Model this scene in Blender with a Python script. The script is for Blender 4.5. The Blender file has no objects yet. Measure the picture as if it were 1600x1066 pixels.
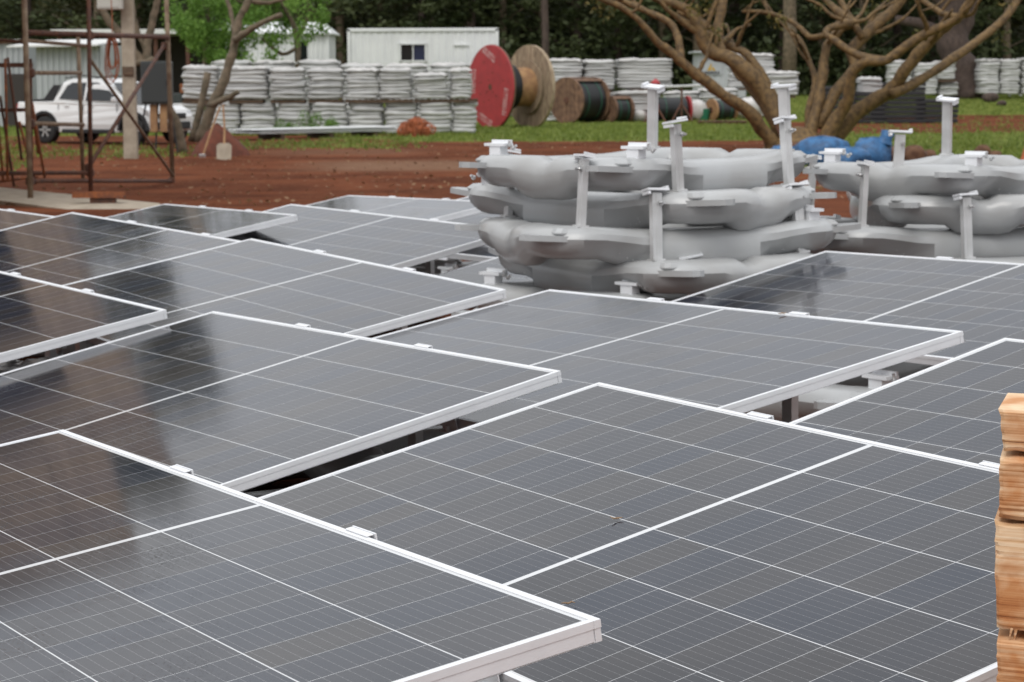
import bpy, math, random
import numpy as np
from mathutils import Vector, Matrix
R = math.radians
rnd = random.Random(7)
sc = bpy.context.scene
col = sc.collection

# ------------------------------------------------------------------ camera, sky, sun, exposure
F_PX, PITCH, ROLL, CAM_Z = 3436.4, 0.117925, -0.004054, 1.22
cam_d = bpy.data.cameras.new('camera'); cam = bpy.data.objects.new('camera', cam_d); col.objects.link(cam)
sc.camera = cam
cam_d.sensor_width = 36.0; cam_d.lens = F_PX / 1600 * 36
cam_d.clip_start = 0.05; cam_d.clip_end = 2000
cam_d.dof.use_dof = True; cam_d.dof.focus_distance = 3.6; cam_d.dof.aperture_fstop = 15.5
fw = Vector((0, math.cos(PITCH), -math.sin(PITCH))); rt0 = Vector((1, 0, 0)); up0 = Vector((0, math.sin(PITCH), math.cos(PITCH)))
RT = rt0 * math.cos(ROLL) + up0 * math.sin(ROLL); UP = -rt0 * math.sin(ROLL) + up0 * math.cos(ROLL)
cm = Matrix((RT, UP, -fw)).transposed().to_4x4(); cm.translation = (0, 0, CAM_Z); cam.matrix_world = cm

w = bpy.data.worlds.new('World'); sc.world = w; w.use_nodes = True
nt = w.node_tree; nt.nodes.clear()
def wn(t): return nt.nodes.new(t)
sky = wn('ShaderNodeTexSky'); sky.sky_type = 'NISHITA'; sky.sun_disc = False
sky.sun_elevation = R(52); sky.sun_rotation = R(200); sky.dust_density = 4; sky.altitude = 600
hs = wn('ShaderNodeHueSaturation'); hs.inputs['Saturation'].default_value = 0.25
tc = wn('ShaderNodeTexCoord'); nz = wn('ShaderNodeTexNoise'); nz.inputs['Scale'].default_value = 2.2; nz.inputs['Detail'].default_value = 4
cr = wn('ShaderNodeValToRGB'); cr.color_ramp.elements[0].position = .3; cr.color_ramp.elements[0].color = (8.2, 8.5, 9.0, 1)
cr.color_ramp.elements[1].position = .7; cr.color_ramp.elements[1].color = (10.6, 10.7, 10.9, 1)
mx = wn('ShaderNodeMix'); mx.data_type = 'RGBA'; mx.inputs[0].default_value = 0.8
bg = wn('ShaderNodeBackground'); bg.inputs['Strength'].default_value = 0.130
wo = wn('ShaderNodeOutputWorld')
nt.links.new(tc.outputs['Generated'], nz.inputs['Vector']); nt.links.new(nz.outputs[0], cr.inputs[0])
nt.links.new(sky.outputs[0], hs.inputs['Color']); nt.links.new(hs.outputs[0], mx.inputs[6]); nt.links.new(cr.outputs[0], mx.inputs[7])
sz_ = wn('ShaderNodeSeparateXYZ'); nt.links.new(tc.outputs['Generated'], sz_.inputs[0])     # overcast: the zenith brighter than the horizon
mz = wn('ShaderNodeMapRange'); mz.inputs[1].default_value = 0; mz.inputs[2].default_value = 1; mz.inputs[3].default_value = .66; mz.inputs[4].default_value = 1.16; nt.links.new(sz_.outputs['Z'], mz.inputs[0])
vm = wn('ShaderNodeVectorMath'); vm.operation = 'SCALE'; nt.links.new(mx.outputs[2], vm.inputs[0]); nt.links.new(mz.outputs[0], vm.inputs['Scale'])
nt.links.new(vm.outputs[0], bg.inputs['Color']); nt.links.new(bg.outputs[0], wo.inputs[0])
sd = bpy.data.lights.new('sun', 'SUN'); sun = bpy.data.objects.new('sun', sd); col.objects.link(sun)
sd.energy = 1.2; sd.angle = R(30); sd.color = (1, .97, .92)
sun.rotation_euler = Vector((math.sin(R(200)) * math.cos(R(52)), math.cos(R(200)) * math.cos(R(52)), math.sin(R(52)))).to_track_quat('Z', 'Y').to_euler()
sc.view_settings.view_transform = 'Standard'; sc.view_settings.look = 'None'
sc.view_settings.exposure = 0.0; sc.view_settings.gamma = 1.0; sc.view_settings.use_curve_mapping = False
sc.render.engine = 'CYCLES'; sc.cycles.use_denoising = True
sc.cycles.max_bounces = 6; sc.cycles.diffuse_bounces = 3; sc.cycles.glossy_bounces = 4; sc.cycles.transparent_max_bounces = 8

# ------------------------------------------------------------------ helpers
def sm(a, b, t):
    t = max(0.0, min(1.0, (t - a) / (b - a))); return t * t * (3 - 2 * t)
def gz(y):      # lie of the ground: the array stands on a low bank, the yard beyond lies lower and rises again to the wood
    return -0.38 * sm(14, 34, y) + 0.75 * sm(78, 112, y)
def ray(px, py): return fw + RT * ((px - 800) / F_PX) + UP * ((533 - py) / F_PX)
def at(px, py, Y):
    v = ray(px, py); return Vector((0, 0, CAM_Z)) + v * (Y / v.y)
def gp(px, py):
    v = ray(px, py); y = 6.0
    while y < 400:
        if CAM_Z + v.z * y / v.y <= gz(y): break
        y += 0.05
    return Vector((v.x * y / v.y, y, gz(y)))
def zy(py, Y): return at(800, py, Y).z
def xx(px, Y): return (px - 800) / F_PX * Y / fw.y * (1.0)

class MB:
    def __init__(s): s.v = []; s.f = []; s.uv = None
    def add(s, vs, fs):
        n = len(s.v); s.v += [tuple(p) for p in vs]; s.f += [tuple(i + n for i in f) for f in fs]; return s
    def box(s, c, d, M=None):
        x, y, z = d[0] / 2, d[1] / 2, d[2] / 2
        vs = [Vector(p) for p in ((-x,-y,-z),(x,-y,-z),(x,y,-z),(-x,y,-z),(-x,-y,z),(x,-y,z),(x,y,z),(-x,y,z))]
        if M is not None: vs = [M @ p for p in vs]
        c = Vector(c)
        return s.add([p + c for p in vs], [(0,3,2,1),(4,5,6,7),(0,1,5,4),(1,2,6,5),(2,3,7,6),(3,0,4,7)])
    def bbox(s, c, d, b=.01, M=None):            # box with chamfered edges
        x, y, z = d[0] / 2, d[1] / 2, d[2] / 2; c = Vector(c); vs = []; 
        rings = [(-z, b), (-z + b, 0), (z - b, 0), (z, b)]
        for zz, i in rings:
            for (px, py) in ((-x+b+i,-y+i),(x-b-i,-y+i),(x-i,-y+b+i),(x-i,y-b-i),(x-b-i,y-i),(-x+b+i,y-i),(-x+i,y-b-i),(-x+i,-y+b+i)):
                p = Vector((px, py, zz)); vs.append((M @ p if M is not None else p) + c)
        fs = [tuple(reversed(range(8))), tuple(range(24, 32))]
        for k in range(3):
            for i in range(8): fs.append((k*8+i, k*8+(i+1) % 8, k*8+8+(i+1) % 8, k*8+8+i))
        return s.add(vs, fs)
    def tube(s, pts, rad, n=8, caps=True, sq=None):
        pts = [Vector(p) for p in pts]
        if not hasattr(rad, '__len__'): rad = [rad] * len(pts)
        vs = []; fs = []; ref = None
        for i, p in enumerate(pts):
            d = (pts[min(i + 1, len(pts) - 1)] - pts[max(i - 1, 0)]).normalized()
            if ref is None: ref = Vector((0, 0, 1)) if abs(d.z) < .9 else Vector((1, 0, 0))
            u = (ref - d * ref.dot(d)).normalized(); q = d.cross(u); ref = u
            for k in range(n):
                a = 2 * math.pi * (k + .5) / n
                vs.append(p + (u * math.cos(a) + q * math.sin(a)) * rad[i])
        for i in range(len(pts) - 1):
            for k in range(n): fs.append((i*n+k, i*n+(k+1) % n, (i+1)*n+(k+1) % n, (i+1)*n+k))
        if caps: fs += [tuple(reversed(range(n))), tuple(range((len(pts)-1)*n, len(pts)*n))]
        return s.add(vs, fs)
    def lathe(s, prof, n=32, axis=Vector((0,0,1)), o=Vector((0,0,0))):   # prof: (axial, radius)
        axis = axis.normalized(); u = axis.orthogonal().normalized(); q = axis.cross(u); vs = []; fs = []
        for h, r in prof:
            for k in range(n):
                a = 2 * math.pi * k / n; vs.append(o + axis * h + (u * math.cos(a) + q * math.sin(a)) * r)
        for i in range(len(prof) - 1):
            for k in range(n): fs.append((i*n+k, i*n+(k+1) % n, (i+1)*n+(k+1) % n, (i+1)*n+k))
        return s.add(vs, fs)
    def prism(s, poly, M, t0, t1):               # 2D polygon in M's xy plane, extruded along M's z
        n = len(poly); vs = [M @ Vector((x, y, t0)) for x, y in poly] + [M @ Vector((x, y, t1)) for x, y in poly]
        return s.add(vs, [tuple(reversed(range(n))), tuple(range(n, 2*n))] + [(i, (i+1) % n, n+(i+1) % n, n+i) for i in range(n)])
    def mesh(s, name, smooth=False):
        m = bpy.data.meshes.new(name); m.from_pydata(s.v, [], s.f)
        if smooth: m.polygons.foreach_set('use_smooth', [True] * len(m.polygons))
        m.validate(); m.update(); return m
    def build(s, name, mat, parent=None, smooth=False, kind=None):
        return part(name, s.mesh(name, smooth), mat, parent, kind)

def part(name, me, mat, parent=None, kind=None, loc=None, M=None):
    o = bpy.data.objects.new(name, me); col.objects.link(o)
    if mat is not None and len(me.materials) == 0: me.materials.append(mat)
    if parent is not None: o.parent = parent
    if loc is not None: o.location = loc
    if M is not None: o.matrix_local = M
    if kind: o['kind'] = kind
    return o
def tag(o, label, cat, group=None):
    o['label'] = label; o['category'] = cat
    if group: o['group'] = group
    return o
def thing(name, label, cat, loc=(0, 0, 0), rz=0, group=None):
    o = bpy.data.objects.new(name, None); col.objects.link(o); o.empty_display_size = .2
    o.location = loc; o.rotation_euler = (0, 0, rz)
    return tag(o, label, cat, group)
KIDS = {}
def kids(o): return [c for c in bpy.data.objects if c.parent == o]
def freeze(o):                                    # remembers the tree of a source thing once, so copies are quick
    KIDS[o.name] = [(c, [g for g in kids(c)]) for c in kids(o)]; return o
def dup(root, label, loc=None, rz=None, M=None, group=None):
    r = root.copy(); col.objects.link(r); r['label'] = label
    if group: r['group'] = group
    if M is not None: r.matrix_world = M
    else:
        if loc is not None: r.location = loc
        if rz is not None: r.rotation_euler = (0, 0, rz)
    for c, gs in KIDS[root.name]:
        d = c.copy(); col.objects.link(d); d.parent = r
        for g in gs:
            e = g.copy(); col.objects.link(e); e.parent = d
    return r

# ------------------------------------------------------------------ materials
def mat(name, c, rough=.6, metal=0., spec=.5, c2=None, scale=3., bump=0., bscale=30., detail=4, stretch=None, obj=False, coat=0, lo=.35, hi=.65, rand=0.):
    m = bpy.data.materials.new(name); m.use_nodes = True; t = m.node_tree; b = t.nodes['Principled BSDF']
    b.inputs['Base Color'].default_value = (*c, 1); b.inputs['Roughness'].default_value = rough; b.inputs['Metallic'].default_value = metal
    b.inputs['Specular IOR Level'].default_value = spec; b.inputs['Coat Weight'].default_value = coat
    src = None
    def co():
        tcn = t.nodes.new('ShaderNodeTexCoord'); o = tcn.outputs['Object']
        if stretch:
            mp = t.nodes.new('ShaderNodeMapping'); mp.inputs['Scale'].default_value = stretch; t.links.new(o, mp.inputs[0]); o = mp.outputs[0]
        return o
    out = None
    if c2 is not None:
        src = co(); n = t.nodes.new('ShaderNodeTexNoise'); n.inputs['Scale'].default_value = scale; n.inputs['Detail'].default_value = detail
        r = t.nodes.new('ShaderNodeValToRGB'); r.color_ramp.elements[0].position = lo; r.color_ramp.elements[1].position = hi
        r.color_ramp.elements[0].color = (*c, 1); r.color_ramp.elements[1].color = (*c2, 1)
        t.links.new(src, n.inputs['Vector']); t.links.new(n.outputs[0], r.inputs[0]); out = r.outputs[0]
    if rand:
        oi = t.nodes.new('ShaderNodeObjectInfo'); h = t.nodes.new('ShaderNodeHueSaturation')
        mr = t.nodes.new('ShaderNodeMapRange'); mr.inputs[3].default_value = 1 - rand; mr.inputs[4].default_value = 1 + rand
        t.links.new(oi.outputs['Random'], mr.inputs[0]); t.links.new(mr.outputs[0], h.inputs['Value'])
        if out is not None: t.links.new(out, h.inputs['Color'])
        else: h.inputs['Color'].default_value = (*c, 1)
        out = h.outputs[0]
    if out is not None: t.links.new(out, b.inputs['Base Color'])
    if bump:
        src = src or co(); n2 = t.nodes.new('ShaderNodeTexNoise'); n2.inputs['Scale'].default_value = bscale; n2.inputs['Detail'].default_value = 5
        bp = t.nodes.new('ShaderNodeBump'); bp.inputs['Strength'].default_value = bump; bp.inputs['Distance'].default_value = .02
        t.links.new(src, n2.inputs['Vector']); t.links.new(n2.outputs[0], bp.inputs['Height']); t.links.new(bp.outputs[0], b.inputs['Normal'])
    return m
def leafmat(name, c, c2, trans=.3):
    m = bpy.data.materials.new(name); m.use_nodes = True; t = m.node_tree; b = t.nodes['Principled BSDF']
    a = t.nodes.new('ShaderNodeAttribute'); a.attribute_name = 'tint'
    r = t.nodes.new('ShaderNodeValToRGB'); r.color_ramp.elements[0].color = (*c, 1); r.color_ramp.elements[1].color = (*c2, 1)
    t.links.new(a.outputs['Fac'], r.inputs[0]); t.links.new(r.outputs[0], b.inputs['Base Color']); b.inputs['Roughness'].default_value = .55
    b.inputs['Specular IOR Level'].default_value = .3
    tr = t.nodes.new('ShaderNodeBsdfTranslucent'); t.links.new(r.outputs[0], tr.inputs['Color'])
    ms = t.nodes.new('ShaderNodeMixShader'); ms.inputs[0].default_value = trans
    t.links.new(b.outputs[0], ms.inputs[1]); t.links.new(tr.outputs[0], ms.inputs[2]); t.links.new(ms.outputs[0], t.nodes['Material Output'].inputs[0])
    return m
M = {}
M['alu'] = mat('anodised_aluminium', (.84, .85, .87), .42, .15, c2=(.77, .78, .80), scale=6, bump=.03, bscale=60)
M['alu_dull'] = mat('dull_aluminium', (.68, .68, .68), .38, .35, c2=(.52, .52, .51), scale=9)
M['steel'] = mat('bright_steel', (.6, .6, .6), .3, .9)
M['back'] = mat('white_backsheet', (.66, .67, .68), .12, coat=.0)
M['grey_hdpe'] = mat('grey_polyethylene', (.44, .45, .455), .26, c2=(.38, .38, .375), scale=3.5, bump=.05, bscale=40, rand=.06)
M['hdpe_far'] = mat('grey_white_polyethylene', (.54, .54, .53), .5, c2=(.42, .42, .41), scale=1.7, rand=.12)
M['hdpe_white'] = mat('white_plastic_wrap', (.60, .585, .565), .5, c2=(.46, .44, .42), scale=2, bump=.4, bscale=5, rand=.06)
M['wood'] = mat('weathered_wood', (.14, .09, .055), .8, c2=(.07, .045, .03), scale=4, stretch=(1, 1, 12), bump=.2, bscale=20, rand=.15)
M['wood_pale'] = mat('pale_reel_wood', (.42, .33, .22), .8, c2=(.25, .18, .12), scale=5, stretch=(2, 2, .6), bump=.2, bscale=20, rand=.2)
M['wood_brown'] = mat('brown_reel_wood', (.22, .125, .075), .8, c2=(.11, .06, .038), scale=5, bump=.2, bscale=20, rand=.2)
M['red'] = mat('red_paint', (.42, .035, .04), .5, c2=(.33, .03, .035), scale=3, bump=.1, bscale=25)
M['white'] = mat('white_paint', (.75, .75, .73), .45, c2=(.66, .66, .64), scale=2)
M['stencil'] = mat('stencil_paint', (.62, .45, .44), .6, c2=(.5, .2, .2), scale=20)
M['carpaint'] = mat('white_car_paint', (.80, .80, .79), .18, coat=.6)
M['glass_dark'] = mat('tinted_glass', (.012, .014, .016), .06, spec=.6)
M['rubber'] = mat('black_rubber', (.018, .018, .018), .7)
M['black'] = mat('black_plastic', (.02, .02, .022), .5)
M['cable'] = mat('black_cable', (.015, .016, .017), .4, bump=.0)
M['green_stripe'] = mat('green_stripe', (.03, .13, .08), .5)
M['rust'] = mat('rusty_steel', (.14, .055, .03), .8, c2=(.07, .035, .025), scale=9, bump=.2, bscale=50)
M['rust_grey'] = mat('weathered_steel', (.27, .20, .13), .75, c2=(.15, .09, .055), scale=7, bump=.2, bscale=50)
M['rust_orange'] = mat('orange_rust', (.32, .10, .03), .8, c2=(.15, .055, .03), scale=10)
M['orange'] = mat('orange_plastic', (.46, .13, .045), .6, c2=(.28, .08, .03), scale=6)
M['dark_box'] = mat('dark_grey_enamel', (.045, .05, .05), .45)
M['beige_box'] = mat('beige_enamel', (.5, .49, .44), .5)
M['concrete'] = mat('concrete', (.42, .36, .28), .9, c2=(.30, .25, .19), scale=5, bump=.2, bscale=30)
M['soil_heap'] = mat('red_soil', (.15, .045, .025), .95, c2=(.09, .03, .018), scale=6, bump=.6, bscale=14)
M['bark'] = mat('smooth_brown_bark', (.20, .122, .045), .7, c2=(.08, .048, .02), scale=10, detail=8, bump=.6, bscale=14, lo=.36, hi=.66)
M['bark_grey'] = mat('grey_bark', (.20, .15, .10), .85, c2=(.10, .08, .05), scale=6, bump=.5, bscale=22)
M['bark_dark'] = mat('dark_bark', (.10, .07, .055), .9, c2=(.05, .035, .03), scale=5, stretch=(3, 3, .5), bump=.6, bscale=12)
M['corr'] = mat('white_metal_sheet', (.74, .75, .74), .45, c2=(.66, .67, .67), scale=1.2)
M['corr_grey'] = mat('grey_metal_sheet', (.47, .49, .50), .5, c2=(.40, .42, .43), scale=1.2)
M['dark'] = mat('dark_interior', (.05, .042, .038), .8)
M['blue_dark'] = mat('blue_dark_pane', (.02, .025, .06), .2)
M['blue'] = mat('blue_tarpaulin', (.035, .15, .34), .5, c2=(.02, .08, .19), scale=9, bump=.6, bscale=16)
M['barn'] = mat('brown_boards', (.50, .39, .30), .8, c2=(.44, .34, .26), scale=3, rand=.1)
M['rock'] = mat('brown_clod', (.17, .09, .05), .95, c2=(.10, .05, .03), scale=9, bump=.6, bscale=20)
M['litter_bit'] = mat('dry_leaf', (.30, .20, .12), .8)
M['green_plastic'] = mat('green_plastic', (.02, .16, .09), .5)
M['yellow'] = mat('yellow_mark', (.55, .33, .03), .6)
M['ply'] = mat('plywood', (.38, .22, .10), .7, c2=(.26, .14, .07), scale=5)
M['leaf_dark'] = leafmat('forest_leaves', (.046, .064, .026), (.105, .125, .05))
M['leaf_forest2'] = leafmat('olive_leaves', (.06, .062, .024), (.12, .12, .045))
M['leaf_green'] = leafmat('bright_green_leaves', (.09, .19, .03), (.26, .42, .09), .45)
M['leaf_olive'] = leafmat('yellow_green_leaves', (.06, .07, .02), (.22, .17, .05), .35)
M['grass'] = leafmat('grass_blades', (.09, .14, .02), (.26, .31, .07), .35)
M['litter'] = leafmat('dry_leaves', (.12, .05, .02), (.32, .19, .10), .2)

def sawn():        # sawn timber: long fibres, darker wet streaks
    m = bpy.data.materials.new('sawn_timber'); m.use_nodes = True; t = m.node_tree; b = t.nodes['Principled BSDF']; L = t.links
    g = t.nodes.new('ShaderNodeTexCoord'); oi = t.nodes.new('ShaderNodeObjectInfo')
    ad = t.nodes.new('ShaderNodeVectorMath'); ad.operation = 'ADD'
    L.new(g.outputs['Object'], ad.inputs[0]); L.new(oi.outputs['Random'], ad.inputs[1])
    mp = t.nodes.new('ShaderNodeMapping'); mp.inputs['Scale'].default_value = (1.6, 1.6, 210); mp.inputs['Rotation'].default_value = (0, R(-7), 0); L.new(ad.outputs[0], mp.inputs[0])
    n = t.nodes.new('ShaderNodeTexNoise'); n.inputs['Scale'].default_value = 1; n.inputs['Detail'].default_value = 4; n.inputs['Roughness'].default_value = .6; L.new(mp.outputs[0], n.inputs['Vector'])
    r = t.nodes.new('ShaderNodeValToRGB'); e = r.color_ramp.elements
    e[0].position = .30; e[0].color = (.20, .085, .035, 1); e[1].position = .64; e[1].color = (.86, .68, .47, 1)
    k = r.color_ramp.elements.new(.38); k.color = (.55, .31, .14, 1); k = r.color_ramp.elements.new(.5); k.color = (.76, .52, .31, 1)
    L.new(n.outputs[0], r.inputs[0])
    n2 = t.nodes.new('ShaderNodeTexNoise'); n2.inputs['Scale'].default_value = 13; n2.inputs['Detail'].default_value = 5; L.new(ad.outputs[0], n2.inputs['Vector'])
    r2 = t.nodes.new('ShaderNodeValToRGB'); r2.color_ramp.elements[0].position = .38; r2.color_ramp.elements[1].position = .6
    r2.color_ramp.elements[0].color = (.70, .44, .27, 1); r2.color_ramp.elements[1].color = (1, 1, 1, 1); L.new(n2.outputs[0], r2.inputs[0])
    mu = t.nodes.new('ShaderNodeMix'); mu.data_type = 'RGBA'; mu.blend_type = 'MULTIPLY'; mu.inputs[0].default_value = 1
    L.new(r.outputs[0], mu.inputs[6]); L.new(r2.outputs[0], mu.inputs[7]); L.new(mu.outputs[2], b.inputs['Base Color'])
    b.inputs['Roughness'].default_value = .75
    bp = t.nodes.new('ShaderNodeBump'); bp.inputs['Strength'].default_value = .35; bp.inputs['Distance'].default_value = .0012
    L.new(n.outputs[0], bp.inputs['Height']); L.new(bp.outputs[0], b.inputs['Normal'])
    return m
M['sawn'] = sawn()

def wet_nodes(t, b, rough):     # rain on glass: fine droplets in patches, over a smooth pane
    L = t.links; g = t.nodes.new('ShaderNodeNewGeometry')
    v = t.nodes.new('ShaderNodeTexVoronoi'); v.inputs['Scale'].default_value = 210; v.inputs['Randomness'].default_value = 1; L.new(g.outputs['Position'], v.inputs['Vector'])
    mr = t.nodes.new('ShaderNodeMapRange'); mr.inputs[1].default_value = .0; mr.inputs[2].default_value = .42; mr.inputs[3].default_value = 1; mr.inputs[4].default_value = 0; L.new(v.outputs['Distance'], mr.inputs[0])
    n = t.nodes.new('ShaderNodeTexNoise'); n.inputs['Scale'].default_value = 3.1; n.inputs['Detail'].default_value = 6; n.inputs['Roughness'].default_value = .7; L.new(g.outputs['Position'], n.inputs['Vector'])
    m2 = t.nodes.new('ShaderNodeMapRange'); m2.inputs[1].default_value = .46; m2.inputs[2].default_value = .68; m2.inputs[3].default_value = .0; m2.inputs[4].default_value = 1; L.new(n.outputs[0], m2.inputs[0])
    mu = t.nodes.new('ShaderNodeMath'); mu.operation = 'MULTIPLY'; L.new(mr.outputs[0], mu.inputs[0]); L.new(m2.outputs[0], mu.inputs[1])
    bp = t.nodes.new('ShaderNodeBump'); bp.inputs['Strength'].default_value = .30; bp.inputs['Distance'].default_value = .0006
    L.new(mu.outputs[0], bp.inputs['Height']); L.new(bp.outputs[0], b.inputs['Normal'])
    n3 = t.nodes.new('ShaderNodeTexNoise'); n3.inputs['Scale'].default_value = 5; n3.inputs['Detail'].default_value = 3; L.new(g.outputs['Position'], n3.inputs['Vector'])
    m3 = t.nodes.new('ShaderNodeMapRange'); m3.inputs[3].default_value = rough * .6; m3.inputs[4].default_value = rough * 1.6; L.new(n3.outputs[0], m3.inputs[0])
    L.new(m3.outputs[0], b.inputs['Roughness'])
def cellmat():
    m = bpy.data.materials.new('solar_cell_under_glass'); m.use_nodes = True; t = m.node_tree; b = t.nodes['Principled BSDF']; L = t.links
    uv = t.nodes.new('ShaderNodeUVMap'); sp = t.nodes.new('ShaderNodeSeparateXYZ'); L.new(uv.outputs[0], sp.inputs[0])
    def mth(op, a, bb=None, v=None):
        n = t.nodes.new('ShaderNodeMath'); n.operation = op
        if hasattr(a, 'links'): L.new(a, n.inputs[0])
        else: n.inputs[0].default_value = a
        if bb is not None:
            if hasattr(bb, 'links'): L.new(bb, n.inputs[1])
            else: n.inputs[1].default_value = bb
        return n.outputs[0]
    fr = mth('FRACT', mth('MULTIPLY', sp.outputs['Y'], 10.0)); ds = mth('ABSOLUTE', mth('SUBTRACT', fr, .5))
    line = mth('LESS_THAN', ds, .017)                                   # ten fine ribbons along the panel
    fx = mth('FRACT', mth('MULTIPLY', sp.outputs['X'], 6.0)); pad = mth('MULTIPLY', mth('LESS_THAN', mth('ABSOLUTE', mth('SUBTRACT', fx, .5)), .05), mth('LESS_THAN', ds, .04))
    ln = mth('MAXIMUM', mth('MULTIPLY', line, .75), pad)
    oi = t.nodes.new('ShaderNodeObjectInfo'); cr = t.nodes.new('ShaderNodeValToRGB'); e = cr.color_ramp.elements
    e[0].color = (.014, .021, .037, 1); e[1].color = (.027, .026, .028, 1); L.new(oi.outputs['Random'], cr.inputs[0])
    mx = t.nodes.new('ShaderNodeMix'); mx.data_type = 'RGBA'; L.new(ln, mx.inputs[0]); L.new(cr.outputs[0], mx.inputs[6]); mx.inputs[7].default_value = (.18, .18, .19, 1)
    gp_ = t.nodes.new('ShaderNodeNewGeometry'); dn = t.nodes.new('ShaderNodeTexNoise'); dn.inputs['Scale'].default_value = 2.3; dn.inputs['Detail'].default_value = 7; dn.inputs['Roughness'].default_value = .65; L.new(gp_.outputs['Position'], dn.inputs['Vector'])
    dr_ = t.nodes.new('ShaderNodeMapRange'); dr_.inputs[1].default_value = .42; dr_.inputs[2].default_value = .75; dr_.inputs[3].default_value = 0; dr_.inputs[4].default_value = .07; L.new(dn.outputs[0], dr_.inputs[0])
    dm = t.nodes.new('ShaderNodeMix'); dm.data_type = 'RGBA'; L.new(dr_.outputs[0], dm.inputs[0]); L.new(mx.outputs[2], dm.inputs[6]); dm.inputs[7].default_value = (.30, .26, .23, 1)
    L.new(dm.outputs[2], b.inputs['Base Color']); b.inputs['Specular IOR Level'].default_value = .5; b.inputs['IOR'].default_value = 1.36
    wet_nodes(t, b, .07); return m
M['cell'] = cellmat()
wet_nodes(M['back'].node_tree, M['back'].node_tree.nodes['Principled BSDF'], .07); M['back'].node_tree.nodes['Principled BSDF'].inputs['IOR'].default_value = 1.36

# ------------------------------------------------------------------ ground
GREEN = [  # (px0, px1, D0, D1, strength)
    (640, 1215, 58.5, 82, 1.0), (500, 660, 60, 66, .6), (40, 300, 47, 55, .36), (370, 660, 52, 60.5, .42), (1290, 1900, 88, 135, .95), (1290, 1900, 43, 66, .62),
    (-300, 620, 66, 110, .8), (620, 1290, 82, 140, .7), (1150, 1330, 30, 43, .3), (-900, 40, 40, 66, .4), (1290, 1900, 66, 90, .22)]
def grass_at(x, y):
    px = 800 + x / y * F_PX; g = 0
    for a, b, d0, d1, s in GREEN:
        k = sm(a - 30, a + 30, px) * (1 - sm(b - 30, b + 30, px)) * sm(d0 - 2, d0 + 2, y) * (1 - sm(d1 - 3, d1 + 3, y))
        g = max(g, k * s)
    return g
def tan_at(x, y):
    px = 800 + x / y * F_PX
    return max(sm(430, 560, px) * (1 - sm(720, 800, px)) * sm(38.5, 40.5, y) * (1 - sm(43, 46, y)), .5 * sm(330, 500, px) * (1 - sm(600, 700, px)) * sm(47, 49, y) * (1 - sm(51, 54, y)))
xs = [-400, -250, -150, -90, -60] + list(np.arange(-45, 45.1, .75)) + [60, 90, 150, 250, 400]
ys = [-60, -30, -12, -4] + list(np.arange(0, 20, 1.0)) + list(np.arange(20, 130, .75)) + [140, 160, 200, 280, 400, 700]
gv = [(x, y, gz(y)) for y in ys for x in xs]; nx = len(xs)
gf = [(j*nx+i, j*nx+i+1, (j+1)*nx+i+1, (j+1)*nx+i) for j in range(len(ys)-1) for i in range(nx-1)]
gm = bpy.data.meshes.new('ground'); gm.from_pydata(gv, [], gf)
ga = gm.attributes.new('grassy', 'FLOAT', 'POINT'); ga.data.foreach_set('value', [grass_at(x, y) if y > 20 else 0 for x, y, z in gv])
gt = gm.attributes.new('tan', 'FLOAT', 'POINT'); gt.data.foreach_set('value', [tan_at(x, y) if y > 20 else 0 for x, y, z in gv])
gm.polygons.foreach_set('use_smooth', [True] * len(gf))
def groundmat():
    m = bpy.data.materials.new('red_earth_and_turf'); m.use_nodes = True; t = m.node_tree; b = t.nodes['Principled BSDF']; L = t.links
    g = t.nodes.new('ShaderNodeNewGeometry')
    def noise(sc_, d=5, ro=.6):
        n = t.nodes.new('ShaderNodeTexNoise'); n.inputs['Scale'].default_value = sc_; n.inputs['Detail'].default_value = d; n.inputs['Roughness'].default_value = ro; L.new(g.outputs['Position'], n.inputs['Vector']); return n.outputs[0]
    def ramp(i, p0, c0, p1, c1):
        r = t.nodes.new('ShaderNodeValToRGB'); r.color_ramp.elements[0].position = p0; r.color_ramp.elements[0].color = (*c0, 1); r.color_ramp.elements[1].position = p1; r.color_ramp.elements[1].color = (*c1, 1); L.new(i, r.inputs[0]); return r.outputs[0]
    def mixc(f, a, c):
        x = t.nodes.new('ShaderNodeMix'); x.data_type = 'RGBA'
        for s, k in ((f, 0), (a, 6), (c, 7)):
            if hasattr(s, 'links'): L.new(s, x.inputs[k])
            else: x.inputs[k].default_value = (*s, 1) if k else s
        return x.outputs[2]
    soil = ramp(noise(.55), .35, (.085, .027, .013), .68, (.180, .060, .028))
    soil = mixc(ramp(noise(7, 6, .7), .56, (0, 0, 0), .70, (1, 1, 1)), soil, (.22, .11, .06))
    at_ = t.nodes.new('ShaderNodeAttribute'); at_.attribute_name = 'tan'
    soil = mixc(at_.outputs['Fac'], soil, mixc(noise(3), (.12, .055, .03), (.26, .155, .10)))
    turf = ramp(noise(1.4), .35, (.08, .11, .02), .68, (.18, .20, .045))
    turf = mixc(ramp(noise(9, 4), .55, (0, 0, 0), .75, (.6, .6, .6)), turf, (.20, .17, .06))
    a2 = t.nodes.new('ShaderNodeAttribute'); a2.attribute_name = 'grassy'
    s = t.nodes.new('ShaderNodeMath'); s.operation = 'ADD'; L.new(a2.outputs['Fac'], s.inputs[0]); L.new(noise(.9, 6, .65), s.inputs[1])
    c = mixc(ramp(s.outputs[0], .86, (0, 0, 0), 1.06, (1, 1, 1)), soil, turf)
    L.new(c, b.inputs['Base Color']); b.inputs['Roughness'].default_value = 1; b.inputs['Specular IOR Level'].default_value = .05
    bp = t.nodes.new('ShaderNodeBump'); bp.inputs['Strength'].default_value = .7; bp.inputs['Distance'].default_value = .08; L.new(noise(5, 8, .65), bp.inputs['Height']); L.new(bp.outputs[0], b.inputs['Normal'])
    return m
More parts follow.
